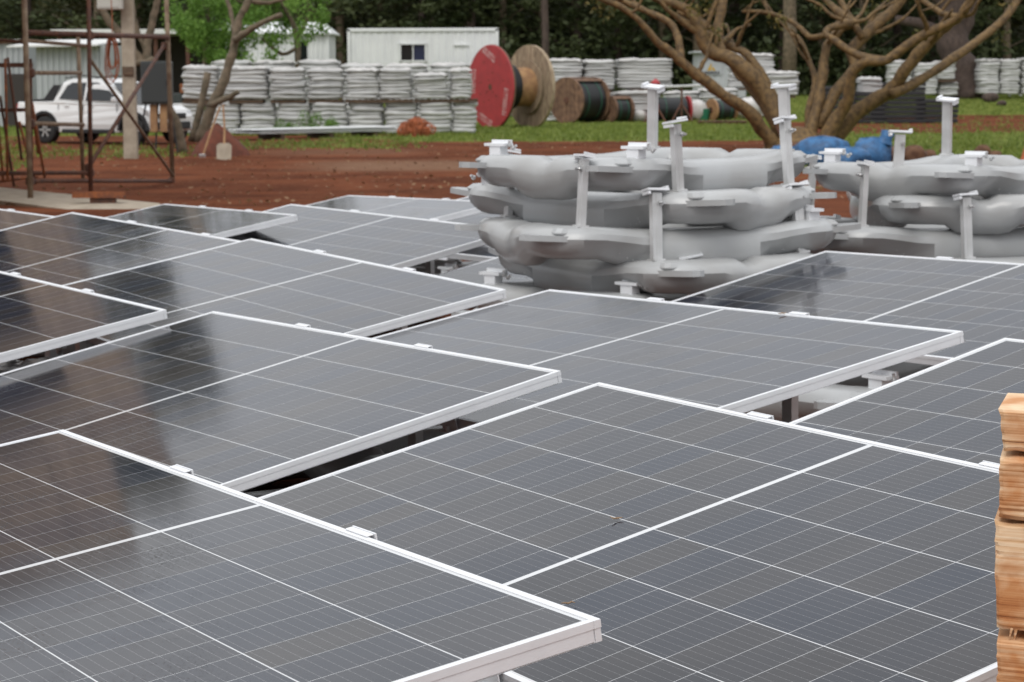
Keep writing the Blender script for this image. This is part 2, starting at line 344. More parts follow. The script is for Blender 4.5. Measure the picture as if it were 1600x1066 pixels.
part('ground', gm, groundmat(), kind='structure')

def quads(name, P, size, matl, parent=None, kind=None, seed=1, upright=False, aspect=.55, flat=False, link=True, tint=None):
    """many leaf-sized faces: P (n,3) centres, size array"""
    r = np.random.default_rng(seed); n = len(P); size = np.broadcast_to(size, (n,))
    a = r.normal(size=(n, 3)); 
    if flat: a[:, 2] *= .25
    a /= np.linalg.norm(a, axis=1)[:, None]; bq = r.normal(size=(n, 3))
    if flat: bq[:, 2] *= .25
    bq -= a * np.sum(a * bq, 1)[:, None]; bq /= np.linalg.norm(bq, axis=1)[:, None]
    a *= (size * .5)[:, None]; bq *= (size * .5 * aspect)[:, None]
    V = np.empty((n, 4, 3)); V[:, 0] = P - a; V[:, 1] = P + bq; V[:, 2] = P + a; V[:, 3] = P - bq
    me = bpy.data.meshes.new(name); me.vertices.add(4 * n); me.vertices.foreach_set('co', V.ravel())
    me.loops.add(4 * n); me.loops.foreach_set('vertex_index', np.arange(4 * n, dtype=np.int32))
    me.polygons.add(n); me.polygons.foreach_set('loop_start', np.arange(0, 4 * n, 4, dtype=np.int32)); me.polygons.foreach_set('loop_total', np.full(n, 4, dtype=np.int32))
    at_ = me.attributes.new('tint', 'FLOAT', 'POINT'); tv = r.random(n) if tint is None else np.clip(tint, 0, 1)
    at_.data.foreach_set('value', np.repeat(tv, 4)); me.update(); me.validate(); me.materials.append(matl)
    if not link: return me
    return part(name, me, matl, parent, kind)
def clumps(seed, centres, radii, per, sq=(1, 1, 1)):
    r = np.random.default_rng(seed); out = []; tint = []
    for c, q in zip(centres, radii):
        d = r.normal(size=(per, 3)); d /= np.linalg.norm(d, axis=1)[:, None]
        rr = q * (r.random(per) ** .45); out.append(np.array(c) + d * rr[:, None] * np.array(sq)); tint.append(np.clip(r.normal(.45, .2, per) + r.normal(0, .18), 0, 1))
    return np.concatenate(out), np.concatenate(tint)

# grass and litter
def scatter_grass():
    r = np.random.default_rng(5); P = []; n = 0
    while n < 26000:
        y = 38 + 100 * r.random() ** 1.4; x = (r.random() * 2 - 1) * .27 * y
        if r.random() < grass_at(x, y) ** 1.3: P.append((x, y, gz(y))); n += 1
    P = np.array(P); n = len(P); V = np.empty((n, 3, 3, 3)); hh = r.uniform(.04, .13, n)
    for k in range(3):
        a = r.random(n) * 6.283; wv = np.stack([np.cos(a), np.sin(a), a * 0], 1) * .025
        off = r.normal(size=(n, 3)) * [.07, .07, 0]; ln = r.normal(size=(n, 3)) * [.05, .05, 0]; ln[:, 2] = hh
        V[:, k, 0] = P + off - wv; V[:, k, 1] = P + off + wv; V[:, k, 2] = P + off + ln
    m = 9 * n; me = bpy.data.meshes.new('grass'); me.vertices.add(m); me.vertices.foreach_set('co', V.ravel()); me.loops.add(m); me.loops.foreach_set('vertex_index', np.arange(m, dtype=np.int32))
    me.polygons.add(m // 3); me.polygons.foreach_set('loop_start', np.arange(0, m, 3, dtype=np.int32)); me.polygons.foreach_set('loop_total', np.full(m // 3, 3, dtype=np.int32))
    ta = me.attributes.new('tint', 'FLOAT', 'POINT'); ta.data.foreach_set('value', np.repeat(np.clip(r.normal(.5, .25, n), 0, 1), 9)); me.update()
    o = part('grass', me, M['grass'], kind='stuff'); tag(o, 'green grass growing in strips and patches across the red earth yard', 'grass')
    q = []
    while len(q) < 3000:
        y = r.uniform(26, 70); x = (r.random() * 2 - 1) * .26 * y
        q.append((x, y, gz(y) + .02))
    o = quads('leaf_litter', np.array(q), r.uniform(.04, .10, 3000), M['litter'], None, 'stuff', 3, flat=True); tag(o, 'dry fallen leaves strewn over the red earth', 'leaf litter')
scatter_grass()

# ------------------------------------------------------------------ the solar array
L_, W_, T_ = 2.094, 1.134, .030
LIP = .011
def rail_mesh(length, name):   # runs along x, outer face towards -y, top lip at z=0
    b = MB(); h = length / 2
    b.box((0, LIP / 2, -.0055), (length, LIP, .011))
    b.box((0, .001 + LIP / 2 - .0005, -.0205), (length - .002, LIP - .001, .019))
    b.box((0, .012, -.0291), (length - .004, .022, .0018))
    return b.mesh(name)
long_rail = rail_mesh(L_, 'frame_rail'); short_rail = rail_mesh(W_ - 2 * LIP - .0006, 'frame_rail')
cw, ch = .0916, .1812
cell_me = bpy.data.meshes.new('cell'); cell_me.from_pydata([(-cw/2,-ch/2,0),(cw/2,-ch/2,0),(cw/2,ch/2,0),(-cw/2,ch/2,0)], [], [(0,1,2,3)])
ul = cell_me.uv_layers.new(name='UVMap'); ul.data.foreach_set('uv', [0,0,1,0,1,1,0,1])
sheet_me = MB().box((L_/2, -W_/2, -.00372), (L_ - 2*LIP - .0004, W_ - 2*LIP - .0004, .004)).mesh('backsheet')
clamp_mb = MB(); clamp_mb.bbox((0, .0035, .0014), (.075, .013, .0028), .001); clamp_mb.box((0, .0125, -.016), (.08, .003, .038)); clamp_mb.box((0, .02, -.034), (.08, .014, .004)); clamp_mb.tube([(0, .021, -.034), (0, .021, -.02)], .006, 6)
clamp_me = clamp_mb.mesh('clamp')
def make_panel(Mw, label):
    e = thing('solar_panel', label, 'solar panel', group='solar panels of the array'); e.matrix_world = Mw
    I = Matrix.Identity(4)
    part('frame_rail', long_rail, M['alu'], e, M=Matrix.Translation((L_/2, 0, 0)) @ Matrix.Rotation(math.pi, 4, 'Z'))
    part('frame_rail', long_rail, M['alu'], e, M=Matrix.Translation((L_/2, -W_, 0)))
    part('frame_rail', short_rail, M['alu'], e, M=Matrix.Translation((0, -W_/2, 0)) @ Matrix.Rotation(-math.pi/2, 4, 'Z'))
    part('frame_rail', short_rail, M['alu'], e, M=Matrix.Translation((L_, -W_/2, 0)) @ Matrix.Rotation(math.pi/2, 4, 'Z'))
    part('backsheet', sheet_me, M['back'], e)
    for hf in (0, 1):
        for i in range(11):
            x = (.0175 + .0467 + i * .0929) if hf == 0 else (L_ - .0175 - .0467 - i * .0929)
            for j in range(6):
                part('cell', cell_me, M['cell'], e, loc=(x, -.0165 - .0917 - j * .18353, -.0016))
    for u in (.645, 1.39):
        part('clamp', clamp_me, M['alu'], e, loc=(u, -.001, .0004))
        part('clamp', clamp_me, M['alu'], e, M=Matrix.Translation((u, -W_ + .001, .0004)) @ Matrix.Rotation(math.pi, 4, 'Z'))
    return e
PSI, TH = 1.0080961, 0.1868068
PANELS = {  # far left corner seen from the camera (camera-relative), then heading, tilt and lean of each, in degrees
 'F': (-0.954, 4.616, -0.732, 1.561, -2.517, 0.872, 'wet solar panel nearest the camera at lower left, free corner jutting out'),
 'P1': (0.213, 5.345, -0.736, 1.693, 1.374, -0.087, 'broad solar panel filling the lower right beside the sawn timbers'),
 'P3': (-0.983, 7.212, -0.751, 0.429, 1.226, 0.885, 'solar panel directly behind the nearest wet one, brown reflections on its left half'),
 'P4': (0.129, 7.429, -0.704, 2.815, -0.176, 1.663, 'solar panel just in front of the float stack, raised corner at its right'),
 'P2': (1.26, 5.582, -0.658, -4.471, 0.239, -0.013, 'solar panel at the right edge behind the topmost sawn timber'),
 'P5': (-1.092, 9.22, -0.654, 1.476, -0.099, -1.336, 'solar panel in mid array with a gap of earth beside its right edge'),
 'P6': (-2.257, 8.968, -0.726, -0.09, -0.028, -0.497, 'solar panel cut by the left border, only its brown reflecting right end in view'),
 'P7': (-2.253, 11.284, -0.662, -4.598, 0.037, -1.711, 'solar panel at left with a sharp black and brown reflection, under the scaffold'),
 'P8': (-1.222, 12.213, -0.676, -4.385, 0.02, -0.914, 'solar panel behind the middle one, its right end passing behind the float stack'),
 'P9': (1.285, 8.978, -0.697, -3.744, -0.016, 0.788, 'solar panel right of the float stack mirroring a post and a black patch'),
 'P10': (-2.055, 13.055, -0.718, 4.885, -0.026, 1.204, 'far solar panel with streaky trunk reflections, near the rusty channel on the ground'),
 'P11': (-1.033, 13.974, -0.719, 4.429, -0.033, 1.522, 'farthest pale solar panel at the top edge of the array below the red earth'),
 'P12': (-0.252, 13.533, -0.703, -3, 0, 0, 'far solar panel half hidden by the left end of the float stack'),
 'P13': (-3.60, 13.35, -.690, -3.6, -.2, -.6, 'far left solar panel beside the concrete strip, scaffold post rising behind it'),
 'P14': (2.62, 10.1, -.76, -3, 0, .5, 'solar panel at the far right border, only a dark sliver beside the second float stack'),
 'P15': (.30, 11.35, -.80, -3, 0, .5, 'low solar panel behind the float stack, its near edge showing left of the floats')}
PF = {}
for k, (x, y, z, dp, dt, dr, lab) in PANELS.items():
    ps, th, r_ = PSI + R(dp), TH + R(dt), R(dr)
    dl = Vector((math.cos(ps) * math.cos(r_), -math.sin(ps) * math.cos(r_), math.sin(r_)))
    h = Vector((-math.sin(ps), -math.cos(ps), 0)); ds = h * math.cos(th) + Vector((0, 0, -math.sin(th)))
    ds = (ds - dl * ds.dot(dl)).normalized(); nn = dl.cross(-ds)
    m4 = Matrix((dl, -ds, nn)).transposed().to_4x4(); m4.translation = (x, y, z + CAM_Z)
    make_panel(m4, lab); PF[k] = (m4.copy(), ps)

# ------------------------------------------------------------------ plastic floats: one ring hull with lugs, posts and brackets
def float_hull():
    a, b, rc = .62, .375, .16; loop = []
    def arc(cx, cy, a0): return [(cx + rc * math.cos(a0 + t * math.pi / 8), cy + rc * math.sin(a0 + t * math.pi / 8)) for t in range(5)]
    def ln(p, q, n): return [(p[0] + (q[0]-p[0]) * (i+1) / (n+1), p[1] + (q[1]-p[1]) * (i+1) / (n+1)) for i in range(n)]
    c = [arc(a-rc, b-rc, 0), arc(-a+rc, b-rc, math.pi/2), arc(-a+rc, -b+rc, math.pi), arc(a-rc, -b+rc, 1.5*math.pi)]
    for i in range(4):
        loop += c[i]; loop += ln(c[i][-1], c[(i+1) % 4][0], 11 if i % 2 == 0 else 8)
    n = len(loop); vs = []; fs = []
    sec = [(math.copysign(abs(math.cos(t)) ** .66, math.cos(t)), math.copysign(abs(math.sin(t)) ** .78, math.sin(t))) for t in [2 * math.pi * (k + .5) / 16 for k in range(16)]]; K = len(sec)
    for i, (x, y) in enumerate(loop):
        p, q = loop[i-1], loop[(i+1) % n]; d = Vector((q[0]-p[0], q[1]-p[1], 0)).normalized(); o = Vector((d.y, -d.x, 0))
        end = sm(.26, .50, abs(x)); mid = sm(.0, .34, abs(x)); top = .168 + .020 * sm(.2, .58, abs(x)); bot = .052 * end - .010 * (1 - mid)
        hw = .110 - .006 * end
        if abs(x) > .55 and abs(y) < .2:                     # the short ends belly out and are pinched in the middle
            f = 1 - sm(.0, .2, abs(y)); bot -= .045 * sm(.0, .5, f); hw *= 1 - .16 * sm(.72, 1, f); top -= .022 * sm(.72, 1, f)
        zc, hh = (top + bot) / 2, (top - bot) / 2
        for ex, ez in sec:
            if ez < 0: ex *= 1 - .32 * end * min(1, -ez * 1.2)
            if ex > 0 and ez < .5 and abs(y) > .25: ex -= .60 * sm(.24, .31, abs(x)) * (1 - sm(.43, .50, abs(x))) * sm(.5, -.3, ez)
            vs.append(Vector((x, y, zc)) + o * (hw * ex) + Vector((0, 0, hh * ez)))
    for i in range(n):
        for k in range(K): fs.append((i*K+k, ((i+1) % n)*K+k, ((i+1) % n)*K+(k+1) % K, i*K+(k+1) % K))
    mb = MB(); mb.add(vs, fs); return mb
hull_me = float_hull().mesh('hull', True); hull_me.set_sharp_from_angle(angle=R(34))
def lug_mesh():
    b = MB(); z0, z1 = -.012, .012; poly = [(-.16, -.09), (-.02, -.07), (.08, -.046), (.122, -.03), (.134, 0), (.122, .03), (.08, .046), (-.02, .07), (-.16, .09)]
    b.prism(poly, Matrix.Identity(4), z0, z1)
    b.bbox((-.09, 0, .022), (.18, .13, .040), .018)
    return b.mesh('lug')
lug_me = lug_mesh()
PL = .275
post_mb = MB(); post_mb.box((0, 0, PL/2), (.024, .046, PL)); post_mb.box((.0125, 0, PL/2), (.003, .012, PL - .01)); post_mb.box((0, 0, .005), (.048, .058, .010)); post_me = post_mb.mesh('mounting_post')
head_mb = MB(); head_mb.box((0, 0, 0), (.05, .104, .009)); head_mb.box((0, -.045, -.014), (.045, .012, .012)); head_mb.box((0, .045, .010), (.045, .012, .008)); head_me = head_mb.mesh('clamp_head')
brk_mb = MB(); brk_mb.box((0, 0, .02), (.05, .06, .04)); brk_mb.box((0, 0, .046), (.06, .112, .012)); brk_mb.box((.022, 0, .058), (.01, .11, .016)); brk_me = brk_mb.mesh('bracket')
bolt_mb = MB(); bolt_mb.tube([(0, 0, 0), (0, 0, .028)], .006, 6); bolt_mb.tube([(0, 0, .004), (0, 0, .012)], .011, 6); bolt_me = bolt_mb.mesh('bolt')
dr = np.random.default_rng(11); drop_mb = MB()
for sy in (-1, 1):
    for k in range(34):
        x = dr.uniform(-.42, .42) if k % 3 else dr.normal(.3 * dr.choice([-1, 1]), .05); c_ = Vector((x, sy * (.375 + dr.uniform(.03, .085)), .006 + .10 * sm(.2, .5, abs(x)) + dr.uniform(-.006, .004))); rr = dr.uniform(.0016, .0036)
        drop_mb.add([c_ + Vector(v) * rr for v in ((1,0,0),(-1,0,0),(0,1,0),(0,-1,0),(0,0,1),(0,0,-1.6))], [(0,2,4),(2,1,4),(1,3,4),(3,0,4),(2,0,5),(1,2,5),(3,1,5),(0,3,5)])
drop_me = drop_mb.mesh('water_drops', True)
cap_mb = MB(); cap_mb.lathe([(-.03, .03), (.018, .030), (.022, .026), (.022, 0)], 14, Vector((1, 0, 0))); cap_me = cap_mb.mesh('cap', True)
drip_r = np.random.default_rng(11)
def make_float():
    e = thing('plastic_float', 'x', 'float')
    part('hull', hull_me, M['grey_hdpe'], e)
    for sx in (-1, 1):
        for sy in (-1, 1):
            part('lug', lug_me, M['grey_hdpe'], e, M=Matrix.Translation((sx * .66, sy * .345, .142)) @ Matrix.Rotation(0 if sx > 0 else math.pi, 4, 'Z') @ Matrix.Rotation(R(-3), 4, 'Y'))
        part('cap', cap_me, M['grey_hdpe'], e, M=Matrix.Translation((sx * .675, sx * .12, .105)) @ Matrix.Rotation(0 if sx > 0 else math.pi, 4, 'Z'))
    for sy in (-1, 1):
        p = part('mounting_post', post_me, M['alu_dull'], e, M=Matrix.Translation((.535, sy * .372, .182)) @ Matrix.Rotation(R(5 if sy > 0 else 3), 4, 'X') @ Matrix.Rotation(R(-4 - sy), 4, 'Y'))
        part('clamp_head', head_me, M['alu'], p, M=Matrix.Translation((0, 0, PL + .012)) @ Matrix.Rotation(R(-8), 4, 'Y'))
        part('bolt', bolt_me, M['steel'], p, M=Matrix.Translation((.016, .012, PL - .04)) @ Matrix.Rotation(R(90), 4, 'Y'))
        bk = part('bracket', brk_me, M['alu'], e, loc=(-.535, sy * .372, .18))
        part('bolt', bolt_me, M['steel'], bk, loc=(-.005, -.065, .035)); part('bolt', bolt_me, M['steel'], bk, M=Matrix.Translation((-.01, -.085, .03)) @ Matrix.Rotation(R(60), 4, 'X'))
    part('water_drops', drop_me, M['steel'], e, 'stuff')
    return freeze(e)
float0 = make_float(); used = [0]
def place_float(loc, rz, label, group):
    if used[0] == 0:
        used[0] = 1; float0.location = loc; float0.rotation_euler = (0, 0, rz); float0['label'] = label; float0['group'] = group; return float0
    r = dup(float0, label, loc, rz, group=group)
    if 'stacked' in group:
        q = random.Random(used[0]); used[0] += 1
        for c in kids(r):
            if c.name.startswith('mounting_post'): c.rotation_euler = (c.rotation_euler.to_matrix() @ Matrix.Rotation(R(q.uniform(-8, 3)), 3, 'X') @ Matrix.Rotation(R(q.uniform(-3, 4)), 3, 'Y')).to_euler()
    return r
NICE = {'F': 'nearest wet panel at lower left', 'P1': 'broad panel at lower right', 'P3': 'panel behind the nearest wet one', 'P4': 'panel in front of the float stack', 'P2': 'panel behind the topmost sawn timber', 'P5': 'middle panel of the array', 'P6': 'panel cut by the left border', 'P7': 'panel with the black and brown reflection', 'P8': 'panel running behind the float stack', 'P9': 'panel mirroring a post', 'P10': 'far panel with streaky reflections', 'P11': 'farthest pale panel', 'P12': 'far panel half hidden by the stack', 'P13': 'far left panel beside the concrete strip', 'P14': 'panel at the far right border', 'P15': 'low panel behind the stack'}
for k, (m4, ps) in PF.items():
    c = m4 @ Vector((1.0175, -W_/2, 0)); zt = (m4 @ Vector((1.02, -.02, 0))).z
    place_float((c.x, c.y, zt - .032 - .485), math.atan2(math.cos(ps), math.sin(ps)), 'grey plastic float on the ground carrying the ' + NICE[k], 'floats carrying the panels')
ORD = ['top', 'second', 'third', 'fourth', 'fifth', 'lowest']
for si, (cx, cy, rot, where, seq) in enumerate(((.565, 9.55, 49, 'of the stack left of centre', (0, -94, 156, -107, 0, -90)), (2.14, 10.55, 49, 'of the second stack at the right border', (0, -142, 141, -112, 180, 0)))):
    for i in range(6):
        j = random.Random(i + si * 10); ox, oy = ((0, 0), (0, 0), (.04 if si == 0 else -.10, -.17), (.067 if si == 0 else -.02, -.06 if si == 0 else -.14), (0, 0), (0, 0))[i]
        place_float((cx + ox + j.uniform(-.02, .02), cy + oy + j.uniform(-.02, .02), .70 - .137 * i + (-.012 if si == 0 else -.085) + .035), R(rot + seq[i] + j.uniform(-2, 2)), f'{ORD[i]} grey float {where}', 'stacked grey floats')
for m, (x, y) in enumerate(((.565, 9.55), (2.14, 10.55))):
    b = MB()
    t = thing('timber_skid', ['dark timber skid under the float stack left of centre', 'dark timber skid under the second float stack'][m], 'timber skid', (x, y, 0), R(20), 'skids under the float stacks')
    for dx in (-.4, 0, .4): MB().box((dx, 0, .012), (.09, 1.1, .07)).build('runner', M['wood'], t)

# ------------------------------------------------------------------ sawn timbers at the right border
tops = [(640, 708, 1566, .012, 9), (716, 809, 1562, .0, 1), (817, 984, 1555, .008, 8), (1000, 1104, 1557, -.004, 3), (1110, 1220, 1560, .01, 0), (1226, 1330, 1558, .0, 2), (1336, 1450, 1562, .01, 1)]
Yt = 2.86; SL = math.tan(R(24))
for i, (y0, y1, px, dy, lean) in enumerate(tops):
    z1, z0 = at(px, y0, Yt).z, at(px, y1, Yt).z; x0 = at(px, (y0 + y1)/2, Yt).x; r = np.random.default_rng(40 + i); ht = z1 - z0
    nr = max(8, int(ht / .0055)); ss = [0, .004, .012, .022, .034, .048, .064, .085, .11, .15, .22, .5, .9]; ns = len(ss); vs = []; fs = []
    up_ = np.interp(ss, [0, .02, .05, .1, .2, .9], r.normal(0, .002, 6)); lo_ = np.interp(ss, [0, .02, .05, .1, .2, .9], r.normal(0, .002, 6)); edge = np.cumsum(r.normal(0, .0006, nr + 1)); edge -= np.linspace(edge[0], edge[-1], nr + 1); edge += r.normal(0, .0007, nr + 1)
    for k in range(nr + 1):
        f = k / nr; rough = r.normal(0, .00022)
        for q, s in enumerate(ss):
            x = x0 + s + (edge[k] + (1 - f) * lean * .0008) * (1 if q == 0 else .6 if q == 1 else 0); y = Yt + dy - s * SL + rough + r.normal(0, .0001) + (.004 if k in (0, nr) else 0) + (.003 if q == 0 else 0)
            vs.append((x, y, z0 + ht * f + lo_[q] * (1 - f) + up_[q] * f))
    n0 = len(vs)
    for k in (0, nr):
        for q, s in enumerate(ss):
            f = k / nr; vs.append((x0 + s + .045, Yt + .17 - s * SL, z0 + ht * f + (lo_[q] if k == 0 else up_[q])))
    for k in range(nr):
        for q in range(ns - 1): fs.append((k*ns+q, k*ns+q+1, (k+1)*ns+q+1, (k+1)*ns+q))
    for q in range(ns - 1):
        fs.append((nr*ns+q, nr*ns+q+1, n0+ns+q+1, n0+ns+q)); fs.append((n0+q, n0+q+1, q+1, q)); fs.append((n0+q+1, n0+q, n0+ns+q, n0+ns+q+1))
    fs.append(tuple([k*ns for k in range(nr, -1, -1)] + [n0, n0+ns])); fs.append(tuple([k*ns+ns-1 for k in range(nr + 1)] + [n0+2*ns-1, n0+ns-1]))
    o = MB().add(vs, fs)
    base = Vector((x0, Yt, z0)); o.v = [tuple(Vector(v) - base) for v in o.v]
    lab = ['topmost sawn timber with dark orange upper edge at the right border', 'second sawn timber from the top at the right border, pale streaked', 'thickest sawn timber in the right border stack, hanging splinters below', 'sawn timber at the lower right corner with a grey edge'][i] if i < 4 else ['first', 'second', 'third'][i-4] + ' sawn timber under the corner one at lower right'
    ob = o.build('sawn_timber', M['sawn']); ob.location = base; tag(ob, lab, 'timber', 'stack of sawn timbers')
    if i == 2:
        for dx, hgt, tw in ((.022, .011, .003), (.028, .015, .004)):
            MB().prism([(dx - tw/2, .003), (dx + tw/2, .003), (dx - .003, -hgt)], Matrix.Rotation(R(90), 4, 'X'), .004, .008).build('splinter', M['sawn'], ob)

# small dead insects / twig bits seen on the glass
for px, py, k, lab in ((963, 813, 'P1', 'dry curled leaf bit on the broad lower right panel'), (1222, 492, 'P4', 'dry leaf bit near the far edge of the panel before the stack'), (888, 947, 'P1', 'brown leaf bit by the free corner of the nearest panel')):
    m4, _ = PF[k]; v = ray(px, py); n = m4.col[2].to_3d(); o = m4.translation; t = (o - Vector((0, 0, CAM_Z))).dot(n) / v.dot(n); p = Vector((0, 0, CAM_Z)) + v * t
    b = MB(); r = random.Random(px); pts = [(i * .006 - .012, r.uniform(-.004, .004), .003 + r.uniform(0, .005)) for i in range(5)]
    b.tube(pts, [.0008, .0016, .002, .0016, .0006], 5); ob = b.build('leaf_bit', M['litter_bit']); ob.location = p; tag(ob, lab, 'dry leaf', 'leaf bits on the panels')

# ------------------------------------------------------------------ concrete strip and odds and ends by the scaffold
a, b_, c, d = gp(-260, 296), gp(245, 336), gp(250, 322), gp(-240, 284)
mb = MB(); pts = [(p.x, p.y) for p in (a, b_, c, d)]
mb.prism(pts, Matrix.Identity(4), -.4, 0); o = mb.build('concrete_strip', M['concrete'], kind='structure'); o.location.z = gz(27) + .05
def prop(name, label, cat, px, py, group=None, rz=0, dz=0):
    p = gp(px, py); p.z += dz; return thing(name, label, cat, p, rz, group), p.y / F_PX
t, k = prop('steel_channel', 'rusty steel channel lying on the earth by the concrete strip', 'steel channel', 155, 322, dz=.06)
b = MB(); b.box((0, 0, .05), (80*k, .16, .012)); b.build('web', M['rust'], t)
for s in (-1, 1): MB().box((0, s*.08, .075), (80*k, .01, .07)).build('flange', M['rust_orange'], t)
MB().box((.05, 0, -.04), (.3, .12, .16)).build('block', M['rust'], t)
t, k = prop('plank', 'short grey board beside the rusty channel at the concrete edge', 'board', 118, 314, dz=.03)
MB().bbox((0, 0, .03), (.45, .12, .05), .01).build('board', M['wood'], t)

# scaffold of rusty tubes
def P(px, py, Y): return at(px, py, Y)
sY1, sY2, sY3 = gp(48, 316).y, gp(142, 308).y, gp(264, 286).y
base = gp(140, 308)
sc_ = thing('scaffold', 'rusty tube scaffold with crossed braces standing at the left', 'scaffold', base)
def tube(pts, r, m, name='scaffold_tube', par=None, n=8, org=None):
    par = par or sc_; org = org if org is not None else par.location
    b = MB(); b.tube([Vector(p) - Vector(org) for p in pts], r * .86, n); return b.build(name, m, par, True)
tube([gp(48, 318), P(36, -60, sY1)], .042, M['rust_grey']); tube([gp(142, 310), P(138, -60, sY2)], .036, M['rust'])
tube([P(270, 288, sY3), P(258, -60, sY3)], .044, M['rust_grey'])
tube([P(130, 283, sY2+2), P(122, 55, sY2+2)], .035, M['rust_grey'])
tube([P(40, 51, sY1), P(262, 58, sY3)], .045, M['rust']); tube([P(45, 64, sY1), P(140, 72, sY2+1.5)], .03, M['rust_grey'])
tube([P(-40, 60, sY1+1), P(36, 66, sY1)], .03, M['rust']); tube([P(-40, 70, sY1+1), P(36, 64, sY1)], .025, M['rust_grey'])
tube([P(48, 114, sY1), P(126, 114, sY2+1)], .035, M['rust_grey']); tube([P(48, 193, sY1), P(130, 195, sY2+1)], .035, M['rust_grey'])
tube([P(-40, 271, sY1+1), P(142, 270, sY2)], .035, M['rust']); tube([P(46, 283, sY1), P(268, 283, sY3)], .035, M['rust'])
tube([P(257, 70, sY3), P(137, 264, sY2)], .034, M['rust']); tube([P(140, 92, sY2), P(270, 274, sY3-.2)], .028, M['rust_grey'])
for px, py, Y in ((139, 262, sY2), (257, 72, sY3), (141, 56, sY2), (48, 193, sY1), (48, 114, sY1), (268, 283, sY3), (47, 283, sY1), (141, 270, sY2)):
    MB().bbox(P(px, py, Y) - base, (.10, .10, .12), .02).build('coupler', M['rust'], sc_)
t = thing('steel_trestle', 'bundle of leaning orange rusted rods at the left border', 'steel rods', gp(20, 290))
for i, (x0, y0, x1, y1) in enumerate(((48, 92, 50, 285), (50, 160, 70, 278), (8, 92, 12, 282), (12, 90, 34, 250), (-10, 120, 5, 282), (30, 190, 56, 288), (0, 150, 22, 292), (40, 95, 60, 240), (-8, 285, 60, 276), (-20, 100, 36, 104))):
    Y = 29 + .12 * i; tube([P(x0, y0, Y), P(x1, y1, Y + .2)], .022, M['rust_orange' if i % 3 else 'rust'], 'rod', t, 6)
MB().box(P(12, 102, 29.8) - t.location, (.62, .3, .06)).build('shelf', M['rust'], t)
MB().box(P(20, 172, 29.8) - t.location, (.3, .3, .05)).build('shelf', M['rust'], t)

# orange rope coil hanging from the scaffold
cp = P(175, 58, (sY2 + sY3) / 2); t = thing('rope_coil', 'coil of orange rope hanging from the scaffold tube', 'rope', cp)
for i in range(7):
    r = random.Random(i); pts = []; ht = r.uniform(.42, .72); wd = r.uniform(.035, .085); ox = r.uniform(-.03, .03)
    for q in range(17):
        a = 2*math.pi*q/16; pts.append((ox + wd*math.sin(a)*(1 - .3*math.cos(a)), .02*i - .07, -ht/2 + ht/2*math.cos(a) + .02))
    MB().tube(pts, .008, 5, False).build('strand', M['orange'], t, True)
MB().tube([(0, 0, 0), (.01, 0, .3), (0, 0, .62)], .008, 5).build('strand', M['orange'], t)

# concrete pole, cabinets
p = gp(205, 248); Y = p.y; t = thing('concrete_pole', 'square pale concrete pole behind the scaffold', 'pole', p)
b = MB(); b.add([(-.14,-.11,-.1),(.14,-.11,-.1),(.14,.11,-.1),(-.14,.11,-.1),(-.105,-.085,7),(.105,-.085,7),(.105,.085,7),(-.105,.085,7)], [(0,3,2,1),(4,5,6,7),(0,1,5,4),(1,2,6,5),(2,3,7,6),(3,0,4,7)]); b.build('shaft', M['concrete'], t)
MB().box((0, .0, 6.6), (.9, .1, .1)).build('crossarm', M['wood'], t)
MB().bbox((.0, -.14, 1.83), (.24, .05, .18), .01).build('pole_bracket', M['wood'], t)
c = P(172, -12, Y - .3); t = thing('meter_box', 'beige metal box fixed high on the concrete pole', 'electrical box', c)
MB().bbox((0, 0, 0), (.52, .22, .72), .02).build('case', M['beige_box'], t); MB().box((-.02, -.115, -.02), (.44, .012, .58)).build('door', M['beige_box'], t); MB().box((.17, -.125, 0), (.03, .02, .1)).build('latch', M['steel'], t)
MB().box((.30, .16, .1), (.22, .06, .05)).build('mount', M['steel'], t)
p = gp(248, 240); Y = p.y; kx = Y / F_PX; t = thing('electrical_cabinet', 'dark grey cabinet raised on a wooden stand', 'electrical cabinet', p)
zc = zy(127, Y) - p.z; MB().bbox((0, 0, zc), (47*kx, .32, 66*kx), .02).build('case', M['dark_box'], t); MB().bbox((0, -.17, zc), (42*kx, .02, 60*kx), .006).build('door', M['dark_box'], t)
MB().box((.24, -.19, zc), (.03, .03, .12)).build('handle', M['black'], t)
for x in (-.11, .11): MB().bbox((x + .02, .0, zc - 33*kx - .32), (.16, .12, .62), .01).build('board', M['ply'], t)
for x0, x1 in ((-.27, -.5), (.27, .42), (.0, -.08)): MB().tube([(x0, .05, zc - 33*kx), (x1, .05, 0)], .022, 6).build('leg', M['black'], t)

